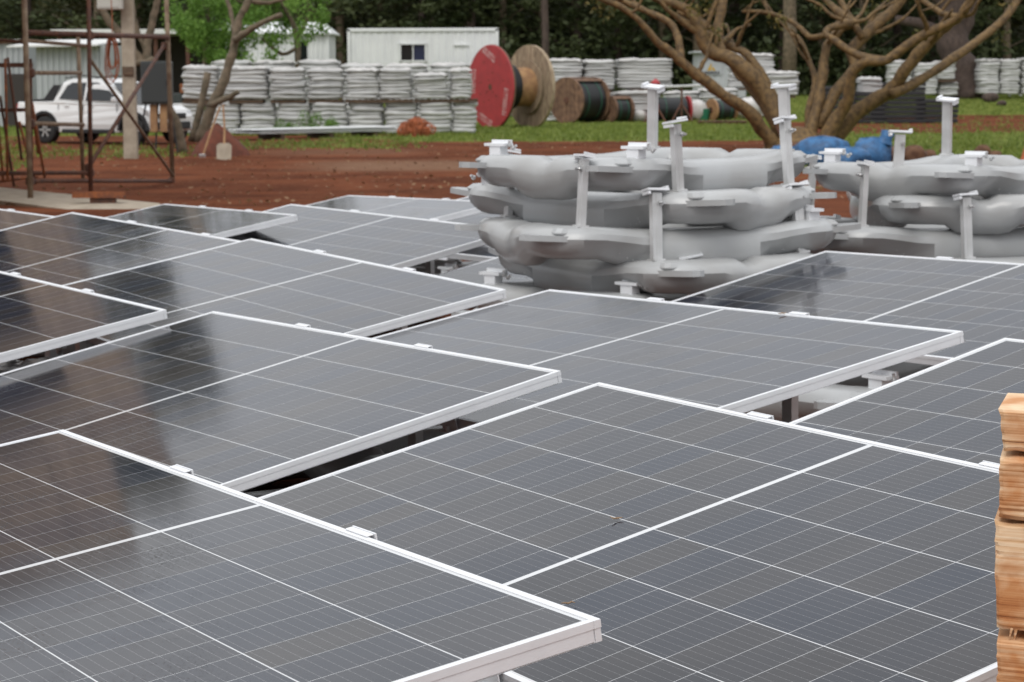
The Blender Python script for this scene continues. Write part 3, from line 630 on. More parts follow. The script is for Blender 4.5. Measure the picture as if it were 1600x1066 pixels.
# ------------------------------------------------------------------ pickup
def pickup():
    p = gp(173, 224); Y = p.y; s = Y / F_PX * 100 / 1.68
    t = thing('pickup_truck', 'white double cab pickup parked behind the scaffold', 'pickup', p, R(-30)); t.scale = (s, s, s)
    # side profile, x forward; built as two shells (lower body, cabin), half width per height
    def shell(name, prof, wfun, m, par=t, bev=.05):
        n = len(prof); vs = []; fs = []
        for sgn in (-1, 1):
            for x, z in prof: vs.append((x, sgn * wfun(x, z), z))
        for i in range(n): j = (i + 1) % n; fs.append((i, j, n + j, n + i))
        fs += [tuple(reversed(range(n))), tuple(range(n, 2 * n))]
        o = MB().add(vs, fs).build(name, m, par)
        bv = o.modifiers.new('bevel', 'BEVEL'); bv.width = bev * (2.2 if name == 'cabin' else 1.3); bv.segments = 3; bv.limit_method = 'ANGLE'; bv.angle_limit = R(35); return o
    fs_ = lambda pr: [(x if x < 1.5 else 1.5 + (x - 1.5) * .62, z) for x, z in pr]
    def archpts(cx, r, z0, n=9): return [(cx + r * math.cos(math.pi * i / n), z0 + r * math.sin(math.pi * i / n)) for i in range(n + 1)]
    low = [(-2.42, .52), (-2.45, .80), (-2.40, 1.08), (-.80, 1.10), (-.3, 1.06), (1.05, 1.03), (1.70, .98), (1.95, .88), (2.06, .70), (2.05, .38), (1.97, .32)]
    low += [(x, z) for x, z in archpts(1.50, .43, .36)] + [(1.05, .30), (-.98, .30)] + [(x, z) for x, z in archpts(-1.45, .43, .36)] + [(-1.92, .40)]
    W = lambda x, z: .91 - .10 * sm(1.4, 2.45, x) - .03 * sm(-2.2, -2.5, x) - .05 * sm(.75, 1.1, z) - .03 * sm(.5, .3, z)
    shell('body', low, W, M['carpaint'])
    cabp = [(-1.28, 1.06), (-1.02, 1.60), (-.75, 1.68), (.15, 1.68), (.50, 1.60), (1.32, 1.02)]
    WC = lambda x, z: .85 - .20 * sm(1.0, 1.7, z)
    cabo = shell('cabin', cabp, WC, M['carpaint'])
    for s_ in (-1, 1):
        def pane(poly, name='side_window'):
            vs = [(x, s_ * (WC(x, z) + .006), z) for x, z in poly]; vs2 = [(x, s_ * (WC(x, z) - .01), z) for x, z in poly]; n = len(poly)
            fs = [tuple(range(n)), tuple(reversed(range(n, 2*n)))] + [(i, (i+1) % n, n+(i+1) % n, n+i) for i in range(n)]
            MB().add(vs + vs2, fs).build(name, M['glass_dark'], cabo)
        pane([(-1.0, 1.16), (-.82, 1.50), (-.66, 1.58), (-.18, 1.58), (-.18, 1.12)]); pane([(-.10, 1.12), (-.10, 1.58), (.18, 1.58), (.45, 1.50), (1.02, 1.09)])
        for x in (-.98, -.14, .98): MB().box((x, s_ * (.905 - .02), .72), (.012, .012, .62)).build('door_gap', M['black'], t)
        for x in (-.70, .12): MB().bbox((x, s_ * .895, .98), (.17, .03, .04), .008).build('door_handle', M['carpaint'], t)
        MB().bbox((.98, s_ * .98, 1.14), (.1, .2, .14), .03).build('mirror', M['carpaint'], t)
        for cx in (1.50, -1.45):
            ap = archpts(cx, .50, .36) + list(reversed(archpts(cx, .425, .36)))
            MB().prism([(x, z) for x, z in ap], Matrix(((1,0,0,0),(0,0,1,0),(0,1,0,0),(0,0,0,1))), s_ * .80, s_ * .925).build('wheel_arch', M['black'], t)
            wl = MB().lathe([(-.11, .20), (-.115, .31), (-.09, .36), (.09, .36), (.115, .31), (.11, .20)], 28, Vector((0, s_, 0)), Vector((cx, s_ * .79, .36))).build('wheel', M['rubber'], t, True)
            rm = MB(); rm.lathe([(.09, .235), (.098, .215), (.05, .19), (.05, 0)], 28, Vector((0, s_, 0)), Vector((cx, s_ * .79, .36)))
            rm.build('rim', M['black'], wl)
            for q in range(6):
                a = q * math.pi / 3; MB().box((cx + .12 * math.cos(a), s_ * .875, .36 + .12 * math.sin(a)), (.17, .03, .05), Matrix.Rotation(-a, 3, 'Y')).build('spoke', M['steel'], wl)
        MB().bbox((.02, s_ * .90, .33), (1.75, .06, .11), .02).build('sill', M['black'], t)
        MB().tube([(-.95, s_ * .6, 1.70), (-.3, s_ * .61, 1.76), (.40, s_ * .6, 1.69)], .018, 6).build('roof_rail', M['black'], t)
        MB().prism([(1.80, .80), (2.04, .70), (1.99, .84), (1.87, .90)], Matrix(((1,0,0,0),(0,0,1,0),(0,1,0,0),(0,0,0,1))), s_ * .70, s_ * .86).build('headlight', M['steel'], t)
        MB().bbox((-2.42, s_ * .80, .86), (.06, .12, .34), .02).build('tail_light', M['red'], t)
        MB().prism([(-2.3, 1.09), (-1.25, 1.09), (-1.0, 1.52), (-1.2, 1.52), (-1.55, 1.16), (-2.3, 1.13)], Matrix(((1,0,0,0),(0,0,1,0),(0,1,0,0),(0,0,0,1))), s_ * .74, s_ * .79).build('sport_bar', M['black'], t)
    MB().box((-1.85, 0, 1.075), (1.0, 1.52, .05)).build('bed_liner', M['black'], t)
    wsh = MB(); wsh.add([(1.29, -.74, 1.06), (1.29, .74, 1.06), (.66, .64, 1.57), (.66, -.64, 1.57)], [(0, 1, 2, 3)]); wsh.build('windscreen', M['glass_dark'], cabo).location.x = .012
    rw = MB(); rw.add([(-1.25, .70, 1.14), (-1.25, -.70, 1.14), (-1.05, -.62, 1.55), (-1.05, .62, 1.55)], [(0, 1, 2, 3)]); rw.build('rear_window', M['glass_dark'], cabo).location.x = -.012
    MB().bbox((2.03, 0, .48), (.10, 1.5, .2), .03).build('bumper', M['black'], t); MB().bbox((-2.46, 0, .48), (.12, 1.6, .16), .03).build('bumper', M['black'], t); MB().bbox((2.06, 0, .72), (.05, 1.1, .14), .02).build('grille', M['black'], t)
pickup()

# ------------------------------------------------------------------ soil heap with tools
p = gp(330, 246); k = p.y / F_PX; t = thing('soil_heap', 'small heap of red soil under the thin leaning tree', 'soil heap', p + Vector((0, 1.0, -.05)))
r = np.random.default_rng(2); b = MB(); N = 20; vs = []; fs = []
for j in range(8):
    for i in range(N):
        a = 2*math.pi*i/N; q = j/7; rr = (.62 * (1 - q) ** .8 + .01) * (1 + .14*math.sin(3*a+1) + r.normal(0, .04)); vs.append((rr*math.cos(a)*1.05, rr*math.sin(a)*1.1,  .74*q**.85 + r.normal(0, .012)))
for j in range(7):
    for i in range(N): fs.append((j*N+i, j*N+(i+1) % N, (j+1)*N+(i+1) % N, (j+1)*N+i))
fs.append(tuple(range(7*N, 8*N))); b.add(vs, fs).build('heap', M['soil_heap'], t, True)
p = gp(350, 250); t = thing('shovel', 'grey bladed shovel leaning on the red soil heap', 'shovel', p); k = p.y / F_PX
bl = [(-.15, .02), (-.155, .30), (-.10, .35), (.10, .35), (.155, .30), (.15, .02), (0, -.01)]
MB().prism(bl, Matrix.Rotation(R(78), 4, 'X'), -.008, .008).build('blade', M['concrete'], t)
MB().tube([(0, .08, .32), (0, .2, .62), (-.05, .42, 1.12)], [.026, .022, .02], 7).build('handle', M['ply'], t); MB().tube([(-.11, .42, 1.12), (.01, .42, 1.12)], .018, 6).build('grip', M['wood'], t)
p = gp(317, 246); t = thing('hoe', 'long handled hoe leaning over the red soil heap', 'hoe', p)
MB().tube([(0, 0, .03), (.15, .25, .55), (.32, .5, 1.06)], .022, 7).build('handle', M['ply'], t); MB().bbox((-.01, -.02, .03), (.14, .03, .08), .01).build('blade', M['steel'], t)

# sheet pile, bush, orange mesh heap
a0, a1 = gp(368, 219), gp(616, 212); mid = (a0 + a1) / 2; mid.z = gz(mid.y)
t = thing('sheet_pile', 'low pile of long pale metal sheets lying in front of the float stacks', 'metal sheets', mid, math.atan2(a1.y - a0.y, a1.x - a0.x)); ln = (a1 - a0).length
for i in range(4):
    r = random.Random(i); b = MB(); nW = 12; dx = r.uniform(-.25, .25); wd = 1.1; vs = []; fs = []
    for s in (-.5, -.17, .17, .5):
        for q in range(nW + 1): vs.append((s * (ln - .5) + dx, (q / nW - .5) * wd + r.uniform(-.002, .002), .16 + .035 * i + (.018 if q % 2 else 0) - .02 * abs(s) * (i % 3)))
    for a in range(3):
        for q in range(nW): fs.append((a*(nW+1)+q, a*(nW+1)+q+1, (a+1)*(nW+1)+q+1, (a+1)*(nW+1)+q))
    o = b.add(vs, fs).build('metal_sheet', M['corr'], t); so = o.modifiers.new('s', 'SOLIDIFY'); so.thickness = .012
for x in (-1.7, .1, 1.8): MB().box((x, 0, .07), (.14, 1.0, .14)).build('bearer', M['wood'], t)
p = gp(478, 206); p.y = 65.6; p.x = at(478, 206, 65.6).x; t = thing('bush', 'low green bush growing against the float stacks', 'bush', p)
r = random.Random(4); cs = [(r.uniform(-.9, .9), r.uniform(-.3, .3), r.uniform(.08, .42)) for _ in range(26)]; cs = [(x, y * .7, z * 1.5 * (1 - .45*abs(x))) for x, y, z in cs]
Pq, tn = clumps(6, cs, [.2] * 26, 70); Pq[:, 2] = np.abs(Pq[:, 2]); quads('foliage', Pq, .07, M['leaf_green'], t, seed=8, tint=tn * .6)
for i in range(5): MB().tube([(i*.1 - .2, 0, -.02), (i*.22 - .45, .05, .4)], [.015, .006], 5).build('stem', M['bark_grey'], t)
p = gp(648, 214); t = thing('mesh_roll_heap', 'crumpled heap of orange safety netting on the grass', 'safety netting', p); k = p.y / F_PX
for i, (x, z, s) in enumerate(((-.22, .16, .3), (.24, .17, .32), (.05, .34, .27), (-.05, .12, .3))):
    r = np.random.default_rng(i); b = MB(); n1, n2 = 9, 14
    for q in range(n1):
        a = math.pi * (q + .5) / n1; pts = []
        for w_ in range(n2 + 1):
            f2 = 2*math.pi*w_/n2; rr = s * (1 + .22*math.sin(3*f2 + i + q*.4) + .1*math.sin(5*a+i)); pts.append((rr*math.sin(a)*math.cos(f2) + x, rr*math.sin(a)*math.sin(f2)*.8, rr*math.cos(a)*.72 + z))
        b.tube(pts, .016, 4, False)
    for w_ in range(n2):
        f2 = 2*math.pi*w_/n2; pts = []
        for q in range(n1):
            a = math.pi * (q + .5) / n1; rr = s * (1 + .22*math.sin(3*f2 + i + q*.4) + .1*math.sin(5*a+i)); pts.append((rr*math.sin(a)*math.cos(f2) + x, rr*math.sin(a)*math.sin(f2)*.8, rr*math.cos(a)*.72 + z))
        b.tube(pts, .016, 4, False)
    b.build('netting', M['orange'], t)
    MB().lathe([(-s*.6, .02), (-s*.4, s*.6), (s*.35, s*.62), (s*.6, .02)], 10, Vector((.3, 0, 1)), Vector((x, .03, z))).build('folded_core', M['orange'], t)

# ------------------------------------------------------------------ float stacks of the yard
def layer_mesh(seed, wd, dp, hh):
    r = np.random.default_rng(seed); n = 14; vs = []; fs = []; 
    def ring(z, s, ph):
        o = []
        for i in range(n):
            a = 2*math.pi*(i + .5)/n; c_, s_ = math.cos(a), math.sin(a)
            x = math.copysign(abs(c_)**.35, c_) * wd/2 * s; y = math.copysign(abs(s_)**.35, s_) * dp/2 * s
            o.append((x, y, z + .022*math.sin(ph + x*5.5) * .6 * hh/.12 + r.normal(0, .003)))
        return o
    ph = r.uniform(0, 6)
    for z, s in ((0, .90), (.22*hh, .985), (.62*hh, 1.0), (.9*hh, .95), (.98*hh, .80)): vs += ring(z, s, ph)
    for j in range(4):
        for i in range(n): fs.append((j*n+i, j*n+(i+1) % n, (j+1)*n+(i+1) % n, (j+1)*n+i))
    fs += [tuple(reversed(range(n))), tuple(range(4*n, 5*n))]
    return MB().add(vs, fs).mesh('float_layer', True)
LAY = [layer_mesh(i, 1.08, 1.1, .125) for i in range(5)]
def wrap_mesh(seed, wd=1.1, dp=1.12):
    r = np.random.default_rng(seed); n = 9; vs = []; fs = []; H_ = r.normal(0, 1, (n+1, n+1))
    for i in range(n+1):
        for j in range(n+1):
            u, v = i/n*2-1, j/n*2-1; edge = max(abs(u), abs(v)); vs.append((u*wd/2, v*dp/2, .025 + .022*H_[i, j] - (.08 if edge > .95 else 0)))
    for i in range(n):
        for j in range(n): fs.append((i*(n+1)+j, (i+1)*(n+1)+j, (i+1)*(n+1)+j+1, i*(n+1)+j+1))
    return MB().add(vs, fs).mesh('wrap', True)
WR = [wrap_mesh(i) for i in range(4)]
pal_mb = MB()
for y in (-.45, 0, .45): pal_mb.box((0, y, .055), (1.0, .09, .08))
pal0 = None
def pallet(loc, rz, label):
    global pal0
    if pal0 is None:
        pal0 = thing('pallet', label, 'pallet', loc, rz, 'pallets between the float stacks')
        for y in (-.45, 0, .45): MB().box((0, y, .04), (1.04, .1, .08)).build('bearer', M['wood'], pal0)
        dm = MB().box((0, 0, .09), (.11, 1.04, .02)).mesh('deck_board')
        for i in range(6): part('deck_board', dm, M['wood'], pal0, loc=(-.46 + i*.184, 0, 0))
        freeze(pal0)
    else: dup(pal0, label, loc, rz)
def stack(px, Y, z, nlay, sx, label, rz=0, seed=0, wrap=True, tilt=0, sz=1.0, cl='grey'):
    r = random.Random(seed); rz += r.uniform(-.05, .05); t = thing('float_stack', label, 'float stack', (xx(px, Y), Y + r.uniform(-.06, .06), z), rz, 'stacks of grey white floats in the yard')
    t.rotation_euler.y = tilt
    for i in range(nlay):
        part('float_layer', LAY[r.randrange(5)], M['hdpe_far'], t, M=Matrix.Translation((r.uniform(-.045, .045), r.uniform(-.045, .045), i * .112 * sz)) @ Matrix.Rotation(R(r.uniform(-2.5, 2.5)) + (math.pi if r.random() < .5 else 0), 4, 'Z') @ Matrix.Diagonal((sx, 1, sz, 1)))
    if wrap: part('wrap', WR[r.randrange(4)], M['hdpe_white'], t, M=Matrix.Translation((0, 0, nlay * .112 * sz + .01)) @ Matrix.Diagonal((sx * .98, 1, 1, 1)))
    return nlay * .112 * sz + .08
Yf = 67.5; g0 = gz(Yf); kf = Yf / F_PX
loww = [(295, 62), (358, 50), (411, 56), (466, 52), (522, 54), (577, 54), (630, 52), (684, 52), (728, 38)]
ords = ['first', 'second', 'third', 'fourth', 'fifth', 'sixth', 'seventh', 'eighth', 'ninth', 'tenth', 'eleventh', 'twelfth']
zmid = zy(160, Yf)
for i, (px, wpx) in enumerate(loww):
    n = 7; stack(px, Yf + .03*i, g0 + .02, n, wpx*kf/1.08, f'{ords[i]} stack from the left in the lower tier of the float wall', R(2), i, wrap=False, sz=(zmid - g0)/(n*.112) - .02)
upw = [(322, 56, 3), (393, 72, 0), (457, 56, 0), (515, 56, 0), (571, 52, 0), (623, 52, 0), (677, 54, -3), (722, 34, 0)]
for i, (px, wpx, tl) in enumerate(upw):
    z = zmid + .03; lab = f'{ords[i]} stack from the left in the upper tier of the float wall'
    pallet((xx(px, Yf), Yf + .02*i, z - .02), R(2), f'wooden pallet under the {ords[i]} upper stack of the float wall')
    top = zy((99, 100, 103, 104, 104, 104, 112, 104)[i], Yf); n = 8
    stack(px, Yf + .02*i, z + .10, n, wpx*kf/1.08, lab, R(2), 20 + i, sz=(top - z - .18)/(n*.112), tilt=R(tl*.4))
Yb = 71.5
for i, (px, wpx) in enumerate(((372, 62), (438, 62), (505, 64), (572, 64), (640, 64), (705, 60))):
    stack(px, Yb, gz(Yb) + .02, 16, wpx*Yb/F_PX/1.08, f'{ords[i]} stack from the left in the rear row, top showing over the float wall', 0, 40 + i, sz=(zy(91 if i < 3 else 97, Yb) - gz(Yb) - .1)/(16*.112))
Yr = 84; k2 = Yr / F_PX
for i, (px, wpx, yt, yb) in enumerate(((882, 56, 91, 193), (933, 50, 93, 140), (1004, 88, 91, 138), (995, 70, 141, 192), (952, 50, 143, 192), (1064, 56, 142, 190), (1120, 60, 138, 190), (1185, 60, 152, 190), (1170, 70, 84, 138), (1215, 54, 112, 150), (762, 58, 96, 192), (826, 58, 100, 192))):
    Y = Yr + (3 if i in (5, 6, 7, 8, 9) else 0) + (4 if i > 9 else 0) + .3*(i % 3); zt = zy(yt, Y); zb = max(gz(Y) + .01, zy(yb, Y)) if yb > 150 else zy(yb, Y); n = max(4, round((zt - zb)/.125))
    if yb < 160: pallet((xx(px, Y), Y, zb - .12), R(3), f'wooden pallet under the {ords[i]} float stack right of the reels')
    stack(px, Y, zb, n, wpx*Y/F_PX/1.08, f'{ords[i]} float stack in the group right of the cable reels' if i < 10 else f'float stack half hidden behind the {["red", "pale wooden"][i - 10]} flange of the giant reel', R(12 if i == 1 else 3), 60 + i, sz=(zt - zb - .08)/(n*.112))
Yq = 103; k3 = Yq / F_PX
for i, (px, wpx, yt, yb) in enumerate(((1398, 38, 96, 150), (1436, 38, 100, 150), (1466, 36, 97, 128), (1472, 32, 130, 152), (1534, 33, 94, 150), (1566, 32, 95, 150), (1598, 32, 93, 150), (1630, 32, 93, 150), (1662, 32, 94, 150))):
    Y = Yq + .2*i; zt = zy(yt, Y); zb = max(gz(Y), zy(yb, Y)); n = max(4, round((zt - zb)/.15))
    if yb < 140: zb = zy(130, Y) + .1; pallet((xx(px, Y), Y, zb - .12), 0, 'wooden pallet under the leaning far stack beside the dark trunk')
    stack(px, Y, zb, n, wpx*Y/F_PX/1.08, f'{ords[i]} far float stack from the left behind the dark trunk', 0, 80 + i, sz=(zt - zb - .08)/(n*.112))
# heap of pale brackets at the far right
p = gp(1592, 152); t = thing('bracket_heap', 'untidy heap of bright metal brackets at the far right', 'metal brackets', p)
for i in range(26):
    r = random.Random(i); MB().box((r.uniform(-.9, .9), r.uniform(-.3, .3), .1 + r.random()*.95), (.1, .08, r.uniform(.25, .5)), Matrix.Rotation(r.uniform(-.9, .9), 3, 'Y')).build('bracket', M['alu'], t)

# ------------------------------------------------------------------ container, sheds, cabins
def corrugated(par, name, m, length, height, o, dirv, step=.28, dep=.022, nrm=None):
    b = MB(); n = int(length / step); vs = []; fs = []; d = Vector(dirv).normalized(); nn = Vector(nrm)
    q = []
    for i in range(n):
        for f, e in ((0, 0), (.3, 0), (.42, 1), (.82, 1), (.94, 0)): q.append((length * (i + f) / n, e))
    q.append((length, 0))
    for s, e in q:
        pnt = Vector(o) + d * s + nn * dep * e; vs += [pnt, pnt + Vector((0, 0, height))]
    for i in range(len(q) - 1): fs.append((2*i, 2*i+2, 2*i+3, 2*i+1))
    return b.add(vs, fs).build(name, m, par)
Yc = 90; kc = Yc / F_PX; x0, x1 = xx(551, Yc), xx(779, Yc); zt = zy(45, Yc); zb = zt - 2.59; zb2 = gz(Yc)
t = thing('shipping_container', 'white corrugated container office with one dark window', 'container', ((x0 + x1)/2, Yc, zb2)); ox = Vector(((x0+x1)/2, Yc, zb2)); Lc = x1 - x0
wz0, wz1 = zy(95, Yc) - zb2, zy(68, Yc) - zb2; wx0, wx1 = xx(630, Yc) - ox.x, xx(669, Yc) - ox.x; h0 = zb - zb2; h1 = zt - zb2
corrugated(t, 'wall', M['corr'], wx0 + Lc/2, h1 - h0, (-Lc/2, 0, h0), (1, 0, 0), nrm=(0, -1, 0)); corrugated(t, 'wall', M['corr'], Lc/2 - wx1, h1 - h0, (wx1, 0, h0), (1, 0, 0), nrm=(0, -1, 0))
corrugated(t, 'wall', M['corr'], wx1 - wx0, h1 - wz1, (wx0, 0, wz1), (1, 0, 0), nrm=(0, -1, 0)); corrugated(t, 'wall', M['corr'], wx1 - wx0, wz0 - h0, (wx0, 0, h0), (1, 0, 0), nrm=(0, -1, 0))
corrugated(t, 'side_wall', M['corr'], 2.44, h1 - h0, (-Lc/2, 0, h0), (0, 1, 0), nrm=(-1, 0, 0)); corrugated(t, 'side_wall', M['corr'], 2.44, h1 - h0, (Lc/2, 0, h0), (0, 1, 0), nrm=(1, 0, 0)); corrugated(t, 'back_wall', M['corr'], Lc, h1 - h0, (-Lc/2, 2.44, h0), (1, 0, 0), nrm=(0, 1, 0))
MB().box((0, 1.22, h1 + .02), (Lc + .06, 2.5, .04)).build('roof', M['corr'], t); MB().box((0, -.05, h1 - .04), (Lc + .1, .06, .1)).build('top_rail', M['corr'], t); MB().box((0, -.05, h0 + .06), (Lc + .1, .06, .14)).build('bottom_rail', M['corr'], t)
for s in (-1, 1): MB().box((s * Lc/2, -.03, (h0+h1)/2), (.12, .1, h1 - h0)).build('corner_post', M['corr'], t)
fr = MB()
for c_, d_ in ((((wx0+wx1)/2, -.05, wz1), (wx1-wx0+.1, .08, .06)), (((wx0+wx1)/2, -.05, wz0), (wx1-wx0+.1, .08, .06)), ((wx0, -.05, (wz0+wz1)/2), (.06, .08, wz1-wz0)), ((wx1, -.05, (wz0+wz1)/2), (.06, .08, wz1-wz0)), (((wx0+wx1)/2, -.02, (wz0+wz1)/2), (.04, .04, wz1-wz0))): fr.box(c_, d_)
wn_ = fr.build('window', M['corr'], t)
MB().box(((wx0*.75+wx1*.25), .03, (wz0+wz1)/2), ((wx1-wx0)/2, .01, wz1-wz0)).build('pane', M['glass_dark'], wn_); MB().box(((wx0*.25+wx1*.75), .04, (wz0+wz1)/2), ((wx1-wx0)/2, .01, wz1-wz0)).build('pane', M['blue_dark'], wn_)
MB().box((1.55, -.06, zy(70, Yc) - zb2), (.6, .08, .05)).build('vent_hood', M['corr'], t)
for x in (-Lc/2 + .3, 0, Lc/2 - .3):
    for y in (.2, 2.2): MB().box((x, y, h0/2), (.3, .3, max(.05, h0))).build('block', M['concrete'], t)

Ys = 76
def shed(name, label, cat, pxa, pxb, pyt, Y, dep, m, extra=None, roof_over=.25, rm=None):
    x0, x1 = xx(pxa, Y), xx(pxb, Y); g = gz(Y); h = zy(pyt, Y) - g; t = thing(name, label, cat, ((x0+x1)/2, Y, g)); Lw = x1 - x0
    corrugated(t, 'wall', m, Lw, h, (-Lw/2, 0, 0), (1, 0, 0), .19, .055, (0, -1, 0)); corrugated(t, 'side_wall', m, dep, h, (Lw/2, 0, 0), (0, 1, 0), .22, .03, (1, 0, 0)); corrugated(t, 'side_wall', m, dep, h, (-Lw/2, 0, 0), (0, 1, 0), .22, .03, (-1, 0, 0)); corrugated(t, 'back_wall', m, Lw, h, (-Lw/2, dep, 0), (1, 0, 0), .22, .03, (0, 1, 0))
    return t, Lw, h
t, Lw, h = shed('metal_shed', 'low white corrugated shed with a bright sheet roof behind the pickup', 'shed', 70, 186, 68, Ys, 4, M['corr_grey'])
b = MB(); b.add([(-Lw/2 - .9, -.5, h - .02), (Lw/2 - .4, -.5, h + .02), (Lw/2 + .1, 4.2, h + .30), (-Lw/2 - .5, 4.2, h + .26)], [(0, 1, 2, 3)]); o = b.build('roof', M['white'], t); so = o.modifiers.new('s', 'SOLIDIFY'); so.thickness = .06
MB().box((Lw/2 - .35, -.06, h - .5), (.08, .05, 1.0)).build('downpipe', M['corr_grey'], t)
t, Lw, h = shed('metal_shed', 'small grey green shed wall at the far left with a dark doorway', 'shed', -60, 52, 62, 80, 4, M['corr_grey'])
MB().box((Lw/2 - .35, -.05, .95), (.7, .06, 1.9)).build('door', M['dark'], t); MB().box((0, 2, h + .04), (Lw + .4, 4.6, .07)).build('roof', M['corr'], t)
Y = 96; g = gz(Y); x0, x1 = xx(100, Y), xx(366, Y); h = zy(44, Y) - g
t = thing('open_shed', 'long open shed with a thin pale roof and dark underside behind the trees', 'shed', ((x0+x1)/2, Y, g)); Lw = x1 - x0
b = MB(); b.add([(-Lw/2, -1, h), (Lw/2, -1, h), (Lw/2, 6, h + .03), (-Lw/2, 6, h + .03)], [(0, 1, 2, 3)]); o = b.build('roof', M['white'], t); so = o.modifiers.new('s', 'SOLIDIFY'); so.thickness = .2
for i in range(6): MB().box((-Lw/2 + .3 + i*(Lw-.6)/5, -.6, (h-.1)/2), (.16, .16, h - .1)).build('post', M['rust'], t)
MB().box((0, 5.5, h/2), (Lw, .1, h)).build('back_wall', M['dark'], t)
for i, (x, z, m) in enumerate(((2.4, .9, 'rust_orange'), (3.2, .6, 'blue_dark'), (2.6, .35, 'rust'), (1.4, .5, 'dark_box'))): 
    MB().bbox((x, -1.4, z), (1.1, .8, .42), .03).build('crate', M[m], None).location = t.location
for o in [q for q in col.objects if q.name.startswith('crate')]:
    i = [q for q in col.objects if q.name.startswith('crate')].index(o)
    o.location.z -= (.0); tag(o, ['rusty orange crate standing highest before the open shed', 'dark blue crate before the open shed', 'rusty brown crate low before the open shed', 'dark grey crate left of the others before the open shed'][i], 'crate', 'crates before the open shed')
t, Lw, h = shed('cabin', 'white gabled cabin half hidden by the bright green tree', 'cabin', 362, 518, 50, 93, 4, M['corr'])
b = MB(); b.add([(-Lw/2 - .2, -.3, h), (Lw/2 + .2, -.3, h - .02), (Lw/2 - .3, 2, h + .5), (-Lw/2 - .2, 2, h + .5), (Lw/2 + .2, 4.3, h), (-Lw/2 - .2, 4.3, h)], [(0, 1, 2, 3), (3, 2, 4, 5), (1, 4, 2)]); o = b.build('roof', M['corr'], t); so = o.modifiers.new('s', 'SOLIDIFY'); so.thickness = .06
MB().box((Lw/2 - 1.1, -.06, h - .75), (.5, .08, .8)).build('window', M['glass_dark'], t); MB().box((Lw/2 + .02, -.04, h/2), (.1, .1, h)).build('corner_trim', M['corr'], t)
# grey site cabin with emblem
Y = 92; g = gz(Y); x0, x1 = xx(1088, Y), xx(1162, Y); zt = zy(84, Y); h = zt - g
t = thing('site_cabin', 'grey site cabin with a yellow and black emblem behind the big tree', 'cabin', ((x0+x1)/2, Y, g)); Lw = x1 - x0
corrugated(t, 'wall', M['corr_grey'], Lw, h, (-Lw/2, 0, 0), (1, 0, 0), .3, .02, (0, -1, 0)); corrugated(t, 'side_wall', M['corr_grey'], 2.4, h, (-Lw/2, 0, 0), (0, 1, 0), .3, .02, (-1, 0, 0)); corrugated(t, 'side_wall', M['corr_grey'], 2.4, h, (Lw/2, 0, 0), (0, 1, 0), .3, .02, (1, 0, 0))
MB().box((-.05, 1.1, h + .04), (Lw + .3, 2.8, .08)).build('roof', M['corr_grey'], t); MB().box((0, 2.42, h/2), (Lw, .04, h)).build('back_wall', M['corr_grey'], t)
ex = xx(1108, Y) - t.location.x; ez = zy(107, Y) - g
sg = MB().box((ex, -.045, ez), (.9, .02, .62)).build('emblem_panel', M['corr_grey'], t)
FL = Matrix(((1,0,0,ex),(0,0,1,0),(0,1,0,ez),(0,0,0,1)))
MB().prism([(-.16, -.12), (.0, -.12), (.03, .20), (-.02, .12)], FL, -.07, -.056).build('emblem', M['yellow'], sg); MB().prism([(.04, -.12), (.20, -.12), (.06, .05)], FL, -.07, -.056).build('emblem', M['yellow'], sg)
b = MB()
for i in range(7): b.prism([(-.36 + i*.105, -.27), (-.29 + i*.105, -.27), (-.29 + i*.105, -.16), (-.36 + i*.105, -.16)], FL, -.07, -.056)
b.build('lettering', M['black'], sg)

# ------------------------------------------------------------------ cable reels
def disc_planks(par, o, ax, rad, th, m, npl, seed, name='flange'):
    """wooden flange of boards side by side, cut to a circle"""
    rim = MB().lathe([(-th/2, rad), (th/2, rad), (th/2, rad - .05), (-th/2, rad - .05), (-th/2, rad)], 40, ax, o).build(name, m, par)
    u = Vector((0, 0, 1)); q = ax.cross(u).normalized(); MM = Matrix((q, u, ax)).transposed().to_4x4(); MM.translation = o; r = random.Random(seed); wd = 2*(rad-.03)/npl
    for i in range(npl):
        a0 = -(rad-.03) + i*wd + .008; a1 = a0 + wd - .016; f = lambda x: math.sqrt(max(0, (rad-.03)**2 - x*x)); am = (a0+a1)/2
        poly = [(a0, -f(a0)), (am, -f(am)), (a1, -f(a1)), (a1, f(a1)), (am, f(am)), (a0, f(a0))]; dz = r.uniform(-.008, .008)
        part('plank', MB().prism(poly, MM, -th/2 + .004 + dz, th/2 - .004 + dz).mesh('plank'), m, rim)
    MB().lathe([(-th/2 - .02, 0), (-th/2 - .02, .12), (th/2 + .02, .12), (th/2 + .02, 0)], 16, ax, o).build('hub', M['rust'], rim)
    return rim
def reel(label, pxl, pyb, dia, width, yaw, kind):
    p = gp(pxl, pyb); p.z -= .05; r = dia/2; ax = Vector((math.sin(yaw), math.cos(yaw), 0)); c = Vector((0, 0, r)); c2 = c + ax*width
    t = thing('cable_reel', label, 'cable reel', p, 0, 'cable reels on the grass'); return t, c, c2, ax, r
t, c, c2, ax, r = reel('giant cable reel with a red face and a bare wooden far flange', 768, 200, 2.86, 1.6, R(56), 0)
